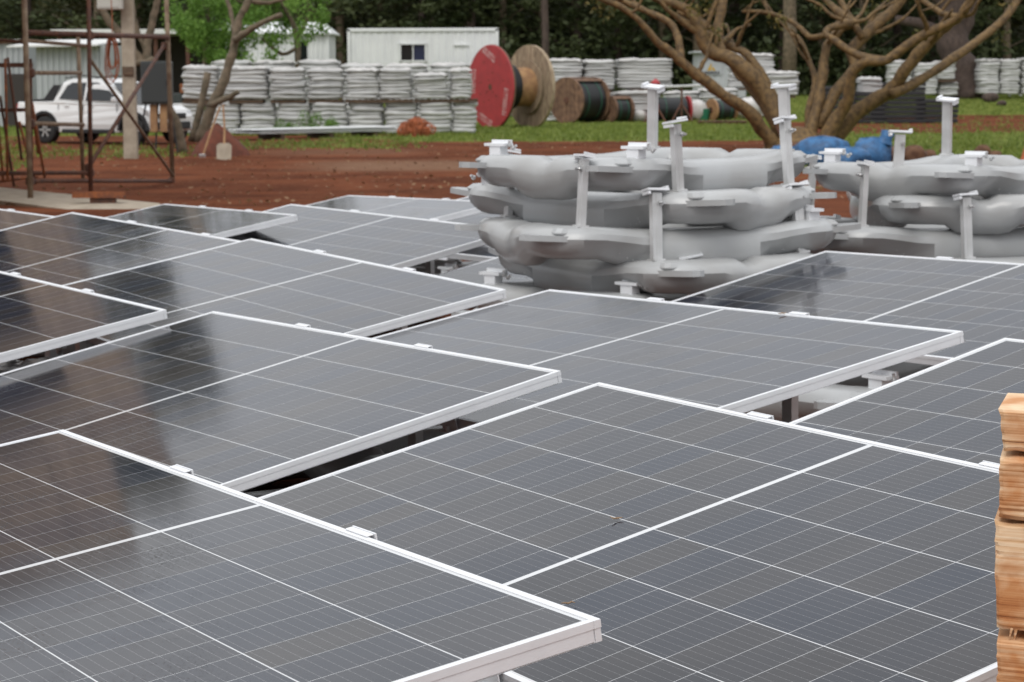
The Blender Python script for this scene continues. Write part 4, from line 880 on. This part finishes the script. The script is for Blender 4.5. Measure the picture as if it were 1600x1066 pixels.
# red flange
fl = MB().lathe([(-.05, 0), (-.05, r - .02), (-.03, r), (.05, r), (.05, 0)], 56, ax, c).build('flange', M['red'], t)
u = Vector((0, 0, 1)); q = ax.cross(u).normalized(); sq = -1 if q.x < 0 else 1
MMf = Matrix((q * sq, u, ax)).transposed().to_4x4(); MMf.translation = c
rim = MB().lathe([(-.02, r + .004), (.052, r + .004), (.052, r - .03)], 56, ax, c).build('rim', M['wood'], fl)
rr_ = random.Random(3)
for (x, z, a, n) in ((-.02, 1.08, -28, 9), (-1.02, .25, 86, 9), (.92, -.45, 80, 10), (-.25, -1.12, -22, 9)):
    b = MB(); ca, sa = math.cos(R(a)), math.sin(R(a))
    for i in range(n):
        for row in (-1, 1):
            s = (i - n/2) * .095; hh = .05; cx, cz = x + ca*s - sa*row*.065, z + sa*s + ca*row*.065; w2 = .032 if rr_.random() < .8 else .012
            b.prism([(cx - ca*w2 + sa*hh, cz - sa*w2 - ca*hh), (cx + ca*w2 + sa*hh, cz + sa*w2 - ca*hh), (cx + ca*w2 - sa*hh, cz + sa*w2 + ca*hh), (cx - ca*w2 - sa*hh, cz - sa*w2 + ca*hh)], MMf, -.056, -.051)
    b.build('stencil_lettering', M['stencil'], fl)
for i in range(15):
    a = rr_.uniform(0, 6.28); rd = rr_.uniform(.2, .95); part('bolt', MB().lathe([(-.065, 0), (-.065, .024), (-.045, .024)], 8, ax, c + q*math.cos(a)*rd + u*math.sin(a)*rd).mesh('bolt'), M['rust'], fl)
MB().lathe([(-.055, .0), (-.055, .11), (-.045, .11)], 14, ax, c).build('hub', M['rust'], fl)
disc_planks(t, c2, ax, r, .12, M['wood_pale'], 13, 5)
MB().lathe([(-.075, .92), (-.14, .92), (-.14, .60), (-.075, .60)], 40, ax, c2).build('backing_ring', M['wood_pale'], t)
MB().lathe([(.05, .66), (1.5, .66)], 40, ax, c).build('barrel', M['ply'], t, True)
b = MB(); prof = [(.06, .66)]
for i in range(13): prof += [(.08 + i*.055, .74), (.107 + i*.055, .775)]
b.lathe(prof + [(.80, .74), (.81, .66)], 40, ax, c).build('cable', M['cable'], t, True)
def lag_reel(label, pxl, pyb, dia, width, yaw, m, lag=True, stripes=True, cabm='cable'):
    t, c, c2, ax, r = reel(label, pxl, pyb, dia, width, yaw, 1)
    disc_planks(t, c, ax, r, .08, m, 8, 1); disc_planks(t, c2, ax, r, .08, m, 8, 2)
    prof = [(.04, r*.4)]; nt_ = max(6, int((width - .1)/.06))
    for i in range(nt_): prof += [(.05 + i*.06, r*.88), (.08 + i*.06, r*.90)]
    MB().lathe(prof + [(width - .04, r*.4)], 36, ax, c).build('cable', M[cabm], t, True)
    if stripes:
        for s in (.28, .74): MB().lathe([(width*s - .014, r*.885), (width*s - .012, r*.912), (width*s + .012, r*.912), (width*s + .014, r*.885)], 36, ax, c).build('stripe', M['green_stripe'], t)
    if lag:
        u = Vector((0, 0, 1)); q = ax.cross(u).normalized()
        for i in range(4):
            a = R(62 + i*19); o = c + (q*math.cos(a) + u*math.sin(a)) * (r - .02) + ax*width/2
            MM = Matrix((ax, -q*math.sin(a) + u*math.cos(a), q*math.cos(a) + u*math.sin(a))).transposed()
            part('lagging_board', MB().box(o, (width, .16, .03), MM).mesh('lagging_board'), M['wood_brown'], t)
    return t
lag_reel('medium cable reel with brown boards over green striped black cable', 886, 192, 1.74, 1.42, R(46), M['wood_brown'])
lag_reel('small cable reel tucked right of the medium one, green striped', 953, 191, 1.02, .75, R(58), M['wood_brown'])
lag_reel('low cable reel lying in the rusty unwinding stand', 1021, 190, 1.0, 1.35, R(75), M['red'], lag=False)
lag_reel('small reel with a pale plywood face on a red pallet', 1112, 188, .86, .92, R(60), M['ply'], lag=False)
t = thing('red_pallet', 'flat red brown pallet under the plywood faced reel', 'pallet', gp(1128, 194))
for i in range(7): MB().box((-.75 + i*.25, 0, .1), (.2, 1.1, .03)).build('deck_board', M['rust'], t)
for y in (-.45, 0, .45): MB().box((0, y, .04), (1.7, .1, .09)).build('bearer', M['rust'], t)
p = gp(1046, 191); t = thing('reel_stand', 'rusty steel unwinding stand with a wooden wheel and pale axle', 'reel stand', p); k = p.y / F_PX
for x in (-.55, .45):
    MB().tube([(x, 0, 0), (x, 0, 1.25)], .045, 6).build('upright', M['rust'], t); MB().tube([(x - .4, -.3, 0), (x, 0, .7)], .035, 6).build('strut', M['rust'], t); MB().tube([(x + .4, -.3, 0), (x, 0, .7)], .035, 6).build('strut', M['rust'], t)
MB().tube([(-.75, 0, 1.28), (1.35, 0, 1.36)], .05, 8).build('axle', M['alu_dull'], t)
MB().lathe([(-.04, .22), (-.04, .34), (.04, .34), (.04, .22), (-.04, .22)], 24, Vector((1, -.6, 0)), Vector((-.62, -.1, 1.18))).build('wheel', M['wood_brown'], t); MB().lathe([(-.03, 0), (-.03, .12), (.03, .12), (.03, 0)], 16, Vector((1, -.6, 0)), Vector((-.62, -.1, 1.18))).build('hub', M['wood_brown'], t)
p = gp(1018, 188); MB()
def sack(label, px, py, w_, h_, m, name='sack', cat='sack', seed=1, rz=0):
    p = gp(px, py); r = np.random.default_rng(seed); n, kk = 14, 9; vs = []; fs = []
    ph = r.uniform(0, 6, 6)
    for j in range(kk):
        f = math.pi * j/(kk-1); 
        for i in range(n):
            a = 2*math.pi*i/n; q = 1 + .12*math.sin(2*a + ph[0] + f*2) + .08*math.sin(5*a + ph[1]) + r.normal(0, .06)
            vs.append((math.sin(f)**.6*math.cos(a)*w_/2*q, math.sin(f)**.6*math.sin(a)*w_*.4*q, h_/2 - math.cos(f)*h_/2*(1 + .1*math.sin(3*a + ph[2]))))
    for j in range(kk-1):
        for i in range(n): fs.append((j*n+i, j*n+(i+1) % n, (j+1)*n+(i+1) % n, (j+1)*n+i))
    o = MB().add(vs, fs).build(name, m, None, True); o.location = p; o.rotation_euler.z = rz; return tag(o, label, cat)
sack('white sack slumped beside the red faced low reel', 1000, 190, .6, .42, M['hdpe_white'], seed=3)
sack('white sack between the reel stand and the plywood faced reel', 1090, 188, .75, .75, M['hdpe_white'], seed=4)
sack('white bundle lying behind the big tree trunk', 1168, 186, .95, .8, M['hdpe_white'], seed=5)
p = gp(1099, 188); t = thing('plastic_tub', 'small green plastic tub beside the plywood faced reel', 'tub', p); MB().lathe([(0, .0), (0, .2), (.42, .26), (.44, .26), (.44, .24), (.05, .18), (.05, 0)], 18).build('tub', M['green_plastic'], t)
# red sphere-like cap over the stand
p = gp(1024, 192); t = thing('red_canister', 'red canister set on the reel stand axle', 'canister', p + Vector((0, 0, 1.36))); MB().lathe([(0, 0), (0, .17), (.12, .17), (.2, .1), (.22, .05), (.26, .05), (.26, 0)], 16).build('canister', M['red'], t, True)

# black crates with a wrapped bundle
Y = 80; 
for i, (px, wpx, yt) in enumerate(((1298, 64, 136), (1352, 50, 146), (1400, 76, 130), (1462, 54, 157))):
    g = gz(Y + i*.2); w_ = wpx*Y/F_PX; h = zy(yt, Y) - g; t = thing('black_crates', ['tall pile of black slatted trays left of the wrapped bundle', 'pile of black slatted trays under the wrapped bundle', 'widest pile of black slatted trays behind the right limbs', 'low pile of black slatted trays in front of the dark trunk'][i], 'crate pile', (xx(px, Y), Y + i*.2, g), R(4*i - 4), 'piles of black trays'); n = max(3, int(h/.16))
    tm = MB().bbox((0, 0, h/n*.42), (w_, 1.1, h/n*.84), .02).mesh('tray'); 
    for q in range(n): part('tray', tm, M['black'], t, loc=(random.Random(q + i).uniform(-.03, .03), 0, q*h/n))
stack(1352, Y + .3, zy(147, Y), 6, .78, 'crumpled pale stack of floats on top of the black trays', 0, 99, sz=.75)

# blue net bags, clods, orange marker behind the second stack
for i, (px, py, w_, h_) in enumerate(((1222, 258, .62, .40), (1285, 260, .95, .58), (1362, 260, .72, .56), (1325, 266, .8, .44))):
    o = sack(['low blue bag half hidden by the right end of the float stack', 'largest crumpled blue bag under the big tree', 'rightmost blue bag with a raised corner under the big tree', 'front blue bag between the two upright ones'][i], px, py, w_, h_, M['blue'], 'blue_bag', 'bag', 20 + i); o['group'] = 'blue bags under the big tree'; o.location.z -= .04
    if i == 2: MB().lathe([(0, .16), (.12, .11), (.22, .13), (.26, 0)], 12, Vector((.35, 0, 1)), Vector((.22, 0, h_ - .1))).build('bag_corner', M['blue'], o, True)
    if i == 1: MB().lathe([(0, .075), (.02, .06), (.022, 0)], 12, Vector((.1, -1, .4)), Vector((.1, -.22, h_ - .14))).build('label_patch', M['white'], o)
for i, (px, py, s) in enumerate(((1398, 258, .34), (1428, 258, .36), (1452, 252, .22), (1478, 246, .2), (1535, 247, .26), (1555, 252, .2), (1240, 238, .22))):
    lab = ['clod nearest the blue bags', 'largest brown clod right of the blue bags', 'brown clod just right of the largest one', 'small brown clod left of the tall post', 'brown clod with a pale stone right of the tall post', 'small brown clod near the orange marker', 'brown clod at the foot of the big tree'][i]
    o = sack(lab if i else 'brown ' + lab, px, py, s*1.3, s, M['rock'], 'clod', 'clod', 30 + i); o['group'] = 'brown clods on the grass'
p = gp(1604, 262); t = thing('traffic_cone', 'orange cone cut by the right border', 'cone', p); MB().lathe([(.03, .15), (.36, .05), (.5, .025), (.5, 0)], 16).build('cone', M['orange'], t, True); MB().bbox((0, 0, .015), (.34, .34, .03), .01).build('base', M['orange'], t)
p = gp(1222, 228); t = thing('tree_guard', 'thin orange strip at the foot of the big tree', 'strip', p); MB().bbox((0, -.4, .06), (.1, .1, .16), .02).build('strip', M['orange'], t)

# ------------------------------------------------------------------ trees
def limb(par, pts, Y, name, m, org, dy=(0, 0), n=8, wob=0.):
    """pts: (px, py, radius px) seen from the camera, Y of the tree, limb leans from dy[0] to dy[1] metres"""
    P_ = []; Rr = []; N = len(pts)
    # refine with Catmull-Rom for a smooth limb
    A = np.array(pts, float); A = np.vstack([2*A[0]-A[1], A, 2*A[-1]-A[-2]]); fine = []
    for i in range(1, len(A) - 2):
        for s in (0, .33, .66):
            p0, p1, p2, p3 = A[i-1], A[i], A[i+1], A[i+2]; fine.append(.5*((2*p1) + (-p0+p2)*s + (2*p0-5*p1+4*p2-p3)*s*s + (-p0+3*p1-3*p2+p3)*s**3))
    fine.append(A[-2]); r = random.Random(int(pts[0][0] * 7 + pts[-1][1]))
    for i, (x, y, rad) in enumerate(fine):
        f = i/(len(fine)-1); yy = Y + dy[0] + (dy[1]-dy[0])*f; P_.append(at(x, y, yy) - org); P_[-1] += Vector((r.uniform(-1, 1), r.uniform(-1, 1), r.uniform(-1, 1))) * rad*yy/F_PX*.16*(0 < i < len(fine)-1); Rr.append(max(.006, rad*yy/F_PX*(1 + r.uniform(-.13, .13))))
    return MB().tube(P_, Rr, n).build(name, m, par, True)
p = gp(1240, 236); YB = p.y
t = thing('tree', 'big spreading tree with many smooth twisted brown limbs behind the float stacks', 'tree', p)
limbs = [
 ([(1218,250,18),(1200,215,15),(1185,195,14),(1165,170,11.5),(1130,150,11),(1090,118,10.5),(1050,85,9),(1020,58,7),(985,20,6),(930,-6,5.5),(880,-20,4)], (0,-1.6)),
 ([(1064,96,8),(1062,75,7.5),(1058,55,7),(1045,35,6.5),(1010,18,6),(975,2,5.5),(920,-20,4)], (-.9,-.2)),
 ([(1240,250,21),(1220,195,19),(1190,140,17),(1150,97,15.5),(1110,80,14),(1096,55,12.5),(1080,22,10.5),(1045,3,8.5),(1000,-12,7)], (0,.4)),
 ([(1128,84,11),(1122,60,10),(1124,30,9.5),(1130,-10,9),(1138,-60,8)], (.2,1.2)),
 ([(1100,62,9),(1110,48,7),(1090,30,6),(1060,18,5)], (.3,1.4)),
 ([(1232,250,14),(1226,195,12),(1205,145,10.5),(1178,97,9.5),(1150,76,8.5),(1118,66,7)], (0,1.0)),
 ([(1220,215,9),(1190,165,7),(1165,130,6),(1140,100,5)], (0,.9)),
 ([(1258,250,14),(1270,195,11.5),(1280,150,10.5),(1286,110,9.5),(1292,72,8.5),(1315,45,8),(1338,35,8)], (0,.9)),
 ([(1268,240,8),(1262,175,6.5),(1274,130,6),(1264,95,5.5),(1250,62,4.5),(1236,52,3.5)], (.4,1.6)),
 ([(1272,250,16),(1310,182,14),(1325,155,11.5),(1332,118,10.5),(1350,98,10),(1385,94,9.5),(1432,62,9),(1468,42,9),(1500,24,8.5),(1518,-6,8),(1540,-40,7)], (0,-1.8)),
 ([(1285,245,17),(1335,178,16),(1388,146,14),(1405,122,12),(1425,95,12),(1452,66,11),(1480,42,10),(1501,26,8)], (.3,-.6)),
 ([(1392,148,11),(1450,117,9.5),(1510,78,8.5),(1560,38,8),(1590,0,7.5),(1620,-40,6)], (-.2,1.6)),
 ([(1280,200,12),(1305,145,11),(1335,108,10.5),(1330,82,10),(1345,60,10.5),(1372,36,10.5),(1400,12,10),(1420,-30,9)], (.2,1.2)),
 ([(1384,95,9),(1340,86,7.5),(1306,64,7),(1290,52,6.5),(1302,42,7),(1330,36,9)], (-.8,.2)),
 ([(1330,36,9),(1300,10,7),(1280,-10,6),(1240,-40,5)], (.6,1.5)),
 ([(1290,54,6),(1265,58,5.5),(1240,36,5),(1200,20,4),(1160,18,3)], (.2,1.3)),
 ([(1445,62,6),(1448,40,5),(1438,18,4),(1430,-20,3)], (-1,-1.8)),
 ([(1500,26,7),(1470,20,6),(1440,0,5)], (-.9,-.2)),
 ([(1348,60,7),(1312,0,6),(1290,-40,5)], (.6,2.0))]
for pts, dy in limbs: limb(t, [(x, y, w_ * .80) for x, y, w_ in pts], YB, 'limb', M['bark'], p, dy, 9)
rb = random.Random(31)
for pts, dy in limbs:                                   # side branches and twigs off every limb
    for k in range(3):
        i = rb.randrange(max(1, len(pts)//2), len(pts)); x, y, w_ = pts[i]; f = i/(len(pts) - 1); d0 = dy[0] + (dy[1] - dy[0])*f
        if y > 130: continue
        sx = rb.choice((-1, 1)) * rb.uniform(.4, 1.2); q = []; xx_, yy_ = x, y; r0 = w_ * .45
        for s in range(5): q.append((xx_, yy_, max(1.3, r0 * (1 - .17*s)))); xx_ += sx*rb.uniform(8, 26); yy_ -= rb.uniform(4, 26)
        limb(t, q, YB, 'branch', M['bark'], p, (d0, d0 + rb.uniform(-1.2, 1.2)), 6)
MB().lathe([(-.35, 1.0), (0, .86), (.25, .62), (.5, .3), (.55, 0)], 16, Vector((0, 0, 1)), Vector((.12, .15, 0))).build('root_flare', M['bark'], t, True)
MB().tube([at(1228, 232, YB - .3) - p, at(1180, 120, YB + .2) - p], .03, 6).build('prop_pole', M['rust'], t)
r = np.random.default_rng(12); cs = []
for _ in range(46):
    px = r.uniform(920, 1600); py = r.uniform(-160, 12) if r.random() < .72 else r.uniform(8, 62)
    if py > 12 and not (1130 < px < 1320 or r.random() < .3): py = r.uniform(-160, 5)
    v = at(px, py, YB + r.uniform(-1.5, 2.5)) - p; cs.append(tuple(v))
for _ in range(40): cs.append((r.uniform(-5, 6.5), r.uniform(-3.5, 3.5), r.uniform(5.2, 7.4)))
Pq, tn = clumps(3, cs, [.30] * 46 + [.75] * 40, 42); quads('foliage', Pq, r.uniform(.07, .15, len(Pq)), M['leaf_olive'], t, seed=2, tint=tn)

p = gp(312, 222); Y = p.y; t = thing('tree', 'thin bare trunk leaning right over the red soil heap', 'tree', p)
for pts, dy in (([(312,226,10),(326,180,9),(345,138,8),(360,95,7.2),(368,62,7),(374,30,6),(386,4,5.5),(396,-30,5)], (0,.3)), ([(367,63,6),(385,50,5),(408,36,4.5),(440,23,3.5)], (0,-.5)), ([(366,52,4),(362,25,3.5),(352,-10,3)], (.2,.6)), ([(300,222,7),(312,175,6),(325,113,5.5)], (.2,.4)), ([(326,166,5),(352,155,5),(372,144,4)], (0,-.4)), ([(390,2,4),(420,4,3.5),(450,-4,3)], (.3,.6))): limb(t, pts, Y, 'limb', M['bark_grey'], p, dy)
p = gp(284, 238); Y = p.y; t = thing('tree', 'forked grey brown tree rising behind the dark cabinet at left', 'tree', p)
for pts, dy in (([(288,245,11),(272,190,11),(250,140,11),(225,100,11),(205,75,10),(180,45,9),(160,15,8),(145,-20,7),(110,-120,6),(70,-260,5)], (0,.6)), ([(232,108,10),(230,70,9),(238,35,8),(246,0,7),(250,-60,6),(238,-200,5)], (.1,.5)), ([(228,80,6),(212,40,5.5),(206,0,5),(190,-80,4)], (.2,.8)), ([(246,10,5),(252,-20,5),(290,-90,4),(310,-240,3)], (.3,1)), ([(196,100,7),(225,98,7.5),(240,92,7)], (-.2,.1)), ([(140,-30,5),(80,-80,4),(20,-180,3)], (.6,1.2))): limb(t, [(x, y, w_ * .72) for x, y, w_ in pts], Y, 'limb', M['bark_grey'], p, dy)
r = np.random.default_rng(8); cs = [(r.uniform(-4.5, 2.2), r.uniform(-2, 2), r.uniform(5.0, 8.6)) for _ in range(34)] + [(r.uniform(-4.7, -3.2), r.uniform(-1.5, 1.5), r.uniform(9.0, 13.2)) for _ in range(44)]
Pq, tn = clumps(9, cs, [.7] * 34 + [.8] * 44, 90); quads('foliage', Pq, .24, M['leaf_forest2'], t, seed=5, tint=tn)
Y = 74; p = Vector((xx(462, Y), Y, gz(Y))); t = thing('tree', 'bright green leafy tree in front of the white cabin', 'tree', p)
for pts, dy in (([(464,120,5),(465,70,5),(455,30,4),(430,-10,3),(400,-60,2)], (0,0)), ([(464,75,3),(440,85,3),(410,60,2.5)], (0,.5)), ([(462,60,3),(480,30,2.5),(480,-40,2)], (0,-.4)), ([(320,120,4),(322,60,3.5),(330,0,3)], (1,1)), ([(430,10,3),(360,0,2),(310,-20,2)], (0,.5))): limb(t, pts, Y, 'limb', M['bark_grey'], p, dy)
MB().tube([(.0, 0, -.1), (.0, 0, 1.3)], [.16, .11], 8).build('trunk', M['bark_grey'], t)
r = np.random.default_rng(21); cs = []; rr2 = []
while len(cs) < 170:
    px, py = r.uniform(268, 516), r.uniform(-150, 108); cy_ = 60 if px > 300 else 85
    if ((px - 392)/126)**2 + ((py + 0)/108)**2 < 1 and not (py > 62 and 440 < px < 495) and r.random() < .95: cs.append(tuple(at(px, py, Y + r.uniform(-1.6, 1.6)) - p)); rr2.append(r.uniform(.22, .5))
Pq, tn = clumps(31, cs, rr2, 120); quads('foliage', Pq, r.uniform(.08, .17, len(Pq)), M['leaf_green'], t, seed=6, tint=tn)

# big dark trunk at right
p = gp(1500, 153); Y = 105; p = Vector((xx(1508, Y), Y, gz(Y))); t = thing('tree', 'massive dark trunk standing among the far stacks at right', 'tree', p)
for pts, dy in (([(1507,160,34),(1503,140,30),(1498,100,24),(1490,60,23),(1486,20,22),(1480,-60,20),(1470,-200,15)], (0,0)), ([(1496,70,12),(1512,35,11),(1520,0,10),(1540,-100,8)], (0,.5)), ([(1486,60,9),(1450,40,8),(1400,30,6)], (0,-.6)), ([(1520,152,12),(1538,158,8),(1556,164,5)], (0,-.5)), ([(1492,30,7),(1440,-30,6),(1390,-110,4)], (0,-.4)), ([(1520,-10,6),(1580,-80,5),(1640,-160,4)], (0,.5))): limb(t, pts, Y, 'limb', M['bark_dark'], p, dy, 10)
r = np.random.default_rng(14); cs = [(r.uniform(-6, 6), r.uniform(-3, 4), r.uniform(5.2, 14)) for _ in range(70)]
Pq, tn = clumps(15, cs, [1.2] * 70, 45); quads('foliage', Pq, .42, M['leaf_dark'], t, seed=7, tint=tn)
for i, (px, py, s) in enumerate(((1548, 160, .7), (1565, 166, .4))):
    o = sack(['brown stump beside the massive dark trunk', 'small dark rock right of the brown stump'][i], px, py, s, s*.6, M['bark_dark'], ['stump', 'rock'][i], ['stump', 'rock'][i], 50 + i)

# the wood behind
crowns = []
for s in range(4):
    r = np.random.default_rng(100 + s); cs = []; rd = []
    for _ in range(46):
        z = r.uniform(3.0, 17.5); q = 3.4 * math.sin(min(1, max(.18, (z - 1.5)/15.5)) * math.pi * .85 + .25); a = r.uniform(0, 6.28); d_ = q * r.random()**.5
        cs.append((d_*math.cos(a), d_*math.sin(a), z)); rd.append(r.uniform(.8, 1.5))
    Pq, tn = clumps(200 + s, cs, rd, 72, (1, 1, .75)); crowns.append(quads('crown', Pq, r.uniform(.28, .6, len(Pq)), M['leaf_dark' if s % 2 == 0 else 'leaf_forest2'], seed=s, tint=tn, link=False))
def trunk_mesh(s):
    r = random.Random(s); b = MB(); pts = [(0, 0, -.3)]; x = y = 0
    for i in range(1, 8): x += r.uniform(-.12, .12); y += r.uniform(-.12, .12); pts.append((x, y, i*2.3))
    b.tube(pts, [.27, .23, .21, .19, .16, .13, .1, .05], 8); 
    for i in range(6):
        z = 4 + i*1.9; a = r.uniform(0, 6.28); b.tube([(0, 0, z), (1.5*math.cos(a), 1.5*math.sin(a), z + .9), (2.6*math.cos(a), 2.6*math.sin(a), z + 2.0)], [.08, .05, .02], 5)
    return b.mesh('trunk', True)
trunks = [trunk_mesh(s) for s in range(4)]
marks = [(60, 'above the far left shed'), (160, 'above the white shed at left'), (222, 'behind the concrete pole'), (330, 'left of the bright green tree'), (420, 'behind the bright green tree'), (535, 'left of the white container'), (600, 'over the left part of the container'), (665, 'over the container window'), (735, 'over the right end of the container'), (790, 'behind the red reel'), (850, 'between the reels and the big tree'), (905, 'over the medium cable reel'), (965, 'over the small cable reel'), (1030, 'behind the leftmost big limb'), (1085, 'behind the grey site cabin'), (1150, 'behind the central limbs'), (1220, 'right of the site cabin'), (1275, 'behind the right limbs'), (1340, 'over the black trays'), (1390, 'over the far stacks'), (1445, 'left of the massive trunk'), (1560, 'right of the massive trunk'), (1610, 'at the right border'), (-20, 'at the left border')]
i = 0
for row, (Y0, word) in enumerate(((117, 'front'), (123, 'middle'), (130, 'rear'))):
    for q, (px, wh) in enumerate(marks):
        r = random.Random(row*100 + q)
        if row and (q + row) % 2: continue
        Y = Y0 + r.uniform(-2, 2); kx = r.uniform(-14, 14) if row else r.uniform(-4, 4)
        t = thing('forest_tree', f'{["slender", "dark", "hazy"][row]} {word} row tree of the wood {wh}', 'tree', (xx(px + kx, Y), Y, gz(Y)), r.uniform(0, 6.28), 'trees of the dark wood'); sz = r.uniform(.82, 1.12)
        t.scale = (sz, sz, sz*.62)
        part('trunk', trunks[i % 4], M['bark_grey' if q in (1, 2, 10, 15) else 'bark_dark'], t); part('crown', crowns[(i*3 + q) % 4], M['leaf_dark'], t); i += 1
# two trunks that read clearly
for px, rad, lab, m, Y in ((852, .19, 'tall straight trunk seen between the reels and the big tree', 'bark_dark', 112), (1228, .34, 'pale broken trunk right of the site cabin', 'bark_grey', 110)):
    t = thing('forest_tree', lab, 'tree', (xx(px, Y), Y, gz(Y))); b = MB(); b.tube([(0, 0, -.2), (.05, 0, 3), (-.1, .1, 9), (.1, 0, 21)], [rad*1.2, rad, rad*.85, rad*.3], 10).build('trunk', M[m], t, True)
    for z, a in ((7, .4), (11, 2.5), (15, 4.2)): MB().tube([(0, 0, z), (2*math.cos(a), 2*math.sin(a), z + 2), (3*math.cos(a), 3*math.sin(a), z + 4)], [.13, .08, .03], 6).build('branch', M[m], t)
    r = np.random.default_rng(int(px)); cs = [(r.normal(0, 2.2), r.normal(0, 2), r.uniform(16, 26 if px < 900 else 19)) for _ in range(36)]; Pq, tn = clumps(int(px), cs, [1.1]*36, 50); quads('crown', Pq, .4, M['leaf_forest2'], t, seed=1, tint=tn)
# undergrowth and the mass of the wood behind
r = np.random.default_rng(77); n = 42000; Y = r.uniform(113, 136, n); X = r.uniform(-.30, .30, n) * Y; top = 1.6 + 1.4*np.sin(X*.8) * np.sin(X*.31 + 1) + (Y - 113)*.30
Z = np.array([gz(y) for y in Y]) + r.random(n)**1.3 * np.maximum(.5, top); o = quads('undergrowth', np.stack([X, Y, Z], 1), r.uniform(.2, .5, n), M['leaf_dark'], None, 'stuff', 70, tint=np.clip(.45 + .3*np.sin(X*1.3)*np.sin(Y*.9 + X) + r.normal(0, .2, n), 0, 1)); tag(o, 'tangled dark green undergrowth along the edge of the wood', 'undergrowth')
n = 70000; Y = r.uniform(134, 146, n); X = r.uniform(-.34, .34, n) * Y; Z = .2 + r.random(n) * 11; o = quads('far_wood', np.stack([X, Y, Z], 1), r.uniform(.7, 1.5, n), M['leaf_dark'], None, 'stuff', 71); tag(o, 'dense dark mass of the wood closing off the background', 'wood')

# ------------------------------------------------------------------ tall barn standing just past the left border; the panels mirror it
az = R(13.28); D0 = 25.0; o_ = Vector((-D0*math.tan(az), D0, gz(D0)))
t = thing('barn', 'tall brown boarded barn with a dark open bay, just past the left border', 'barn', o_, az)
bw, bh, bd = .66, 6.85, 7.0
for i in range(5): part('board', MB().box((-bw*(i + .5)/5, 0, bh/2), (bw/5 - .012, .04, bh)).mesh('board'), M['barn'], t)
for i in range(24): part('board', MB().box((-.01, .3 + i*.29, bh/2), (.04, .27, bh)).mesh('board'), M['barn'], t)
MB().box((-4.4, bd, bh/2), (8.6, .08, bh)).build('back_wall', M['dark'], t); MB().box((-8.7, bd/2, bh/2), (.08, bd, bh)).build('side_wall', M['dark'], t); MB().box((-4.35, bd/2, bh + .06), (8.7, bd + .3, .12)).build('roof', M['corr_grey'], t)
lt = MB().box((-4.7, .12, bh - .82), (7.9, .1, 1.64)).build('lintel', M['barn'], t)
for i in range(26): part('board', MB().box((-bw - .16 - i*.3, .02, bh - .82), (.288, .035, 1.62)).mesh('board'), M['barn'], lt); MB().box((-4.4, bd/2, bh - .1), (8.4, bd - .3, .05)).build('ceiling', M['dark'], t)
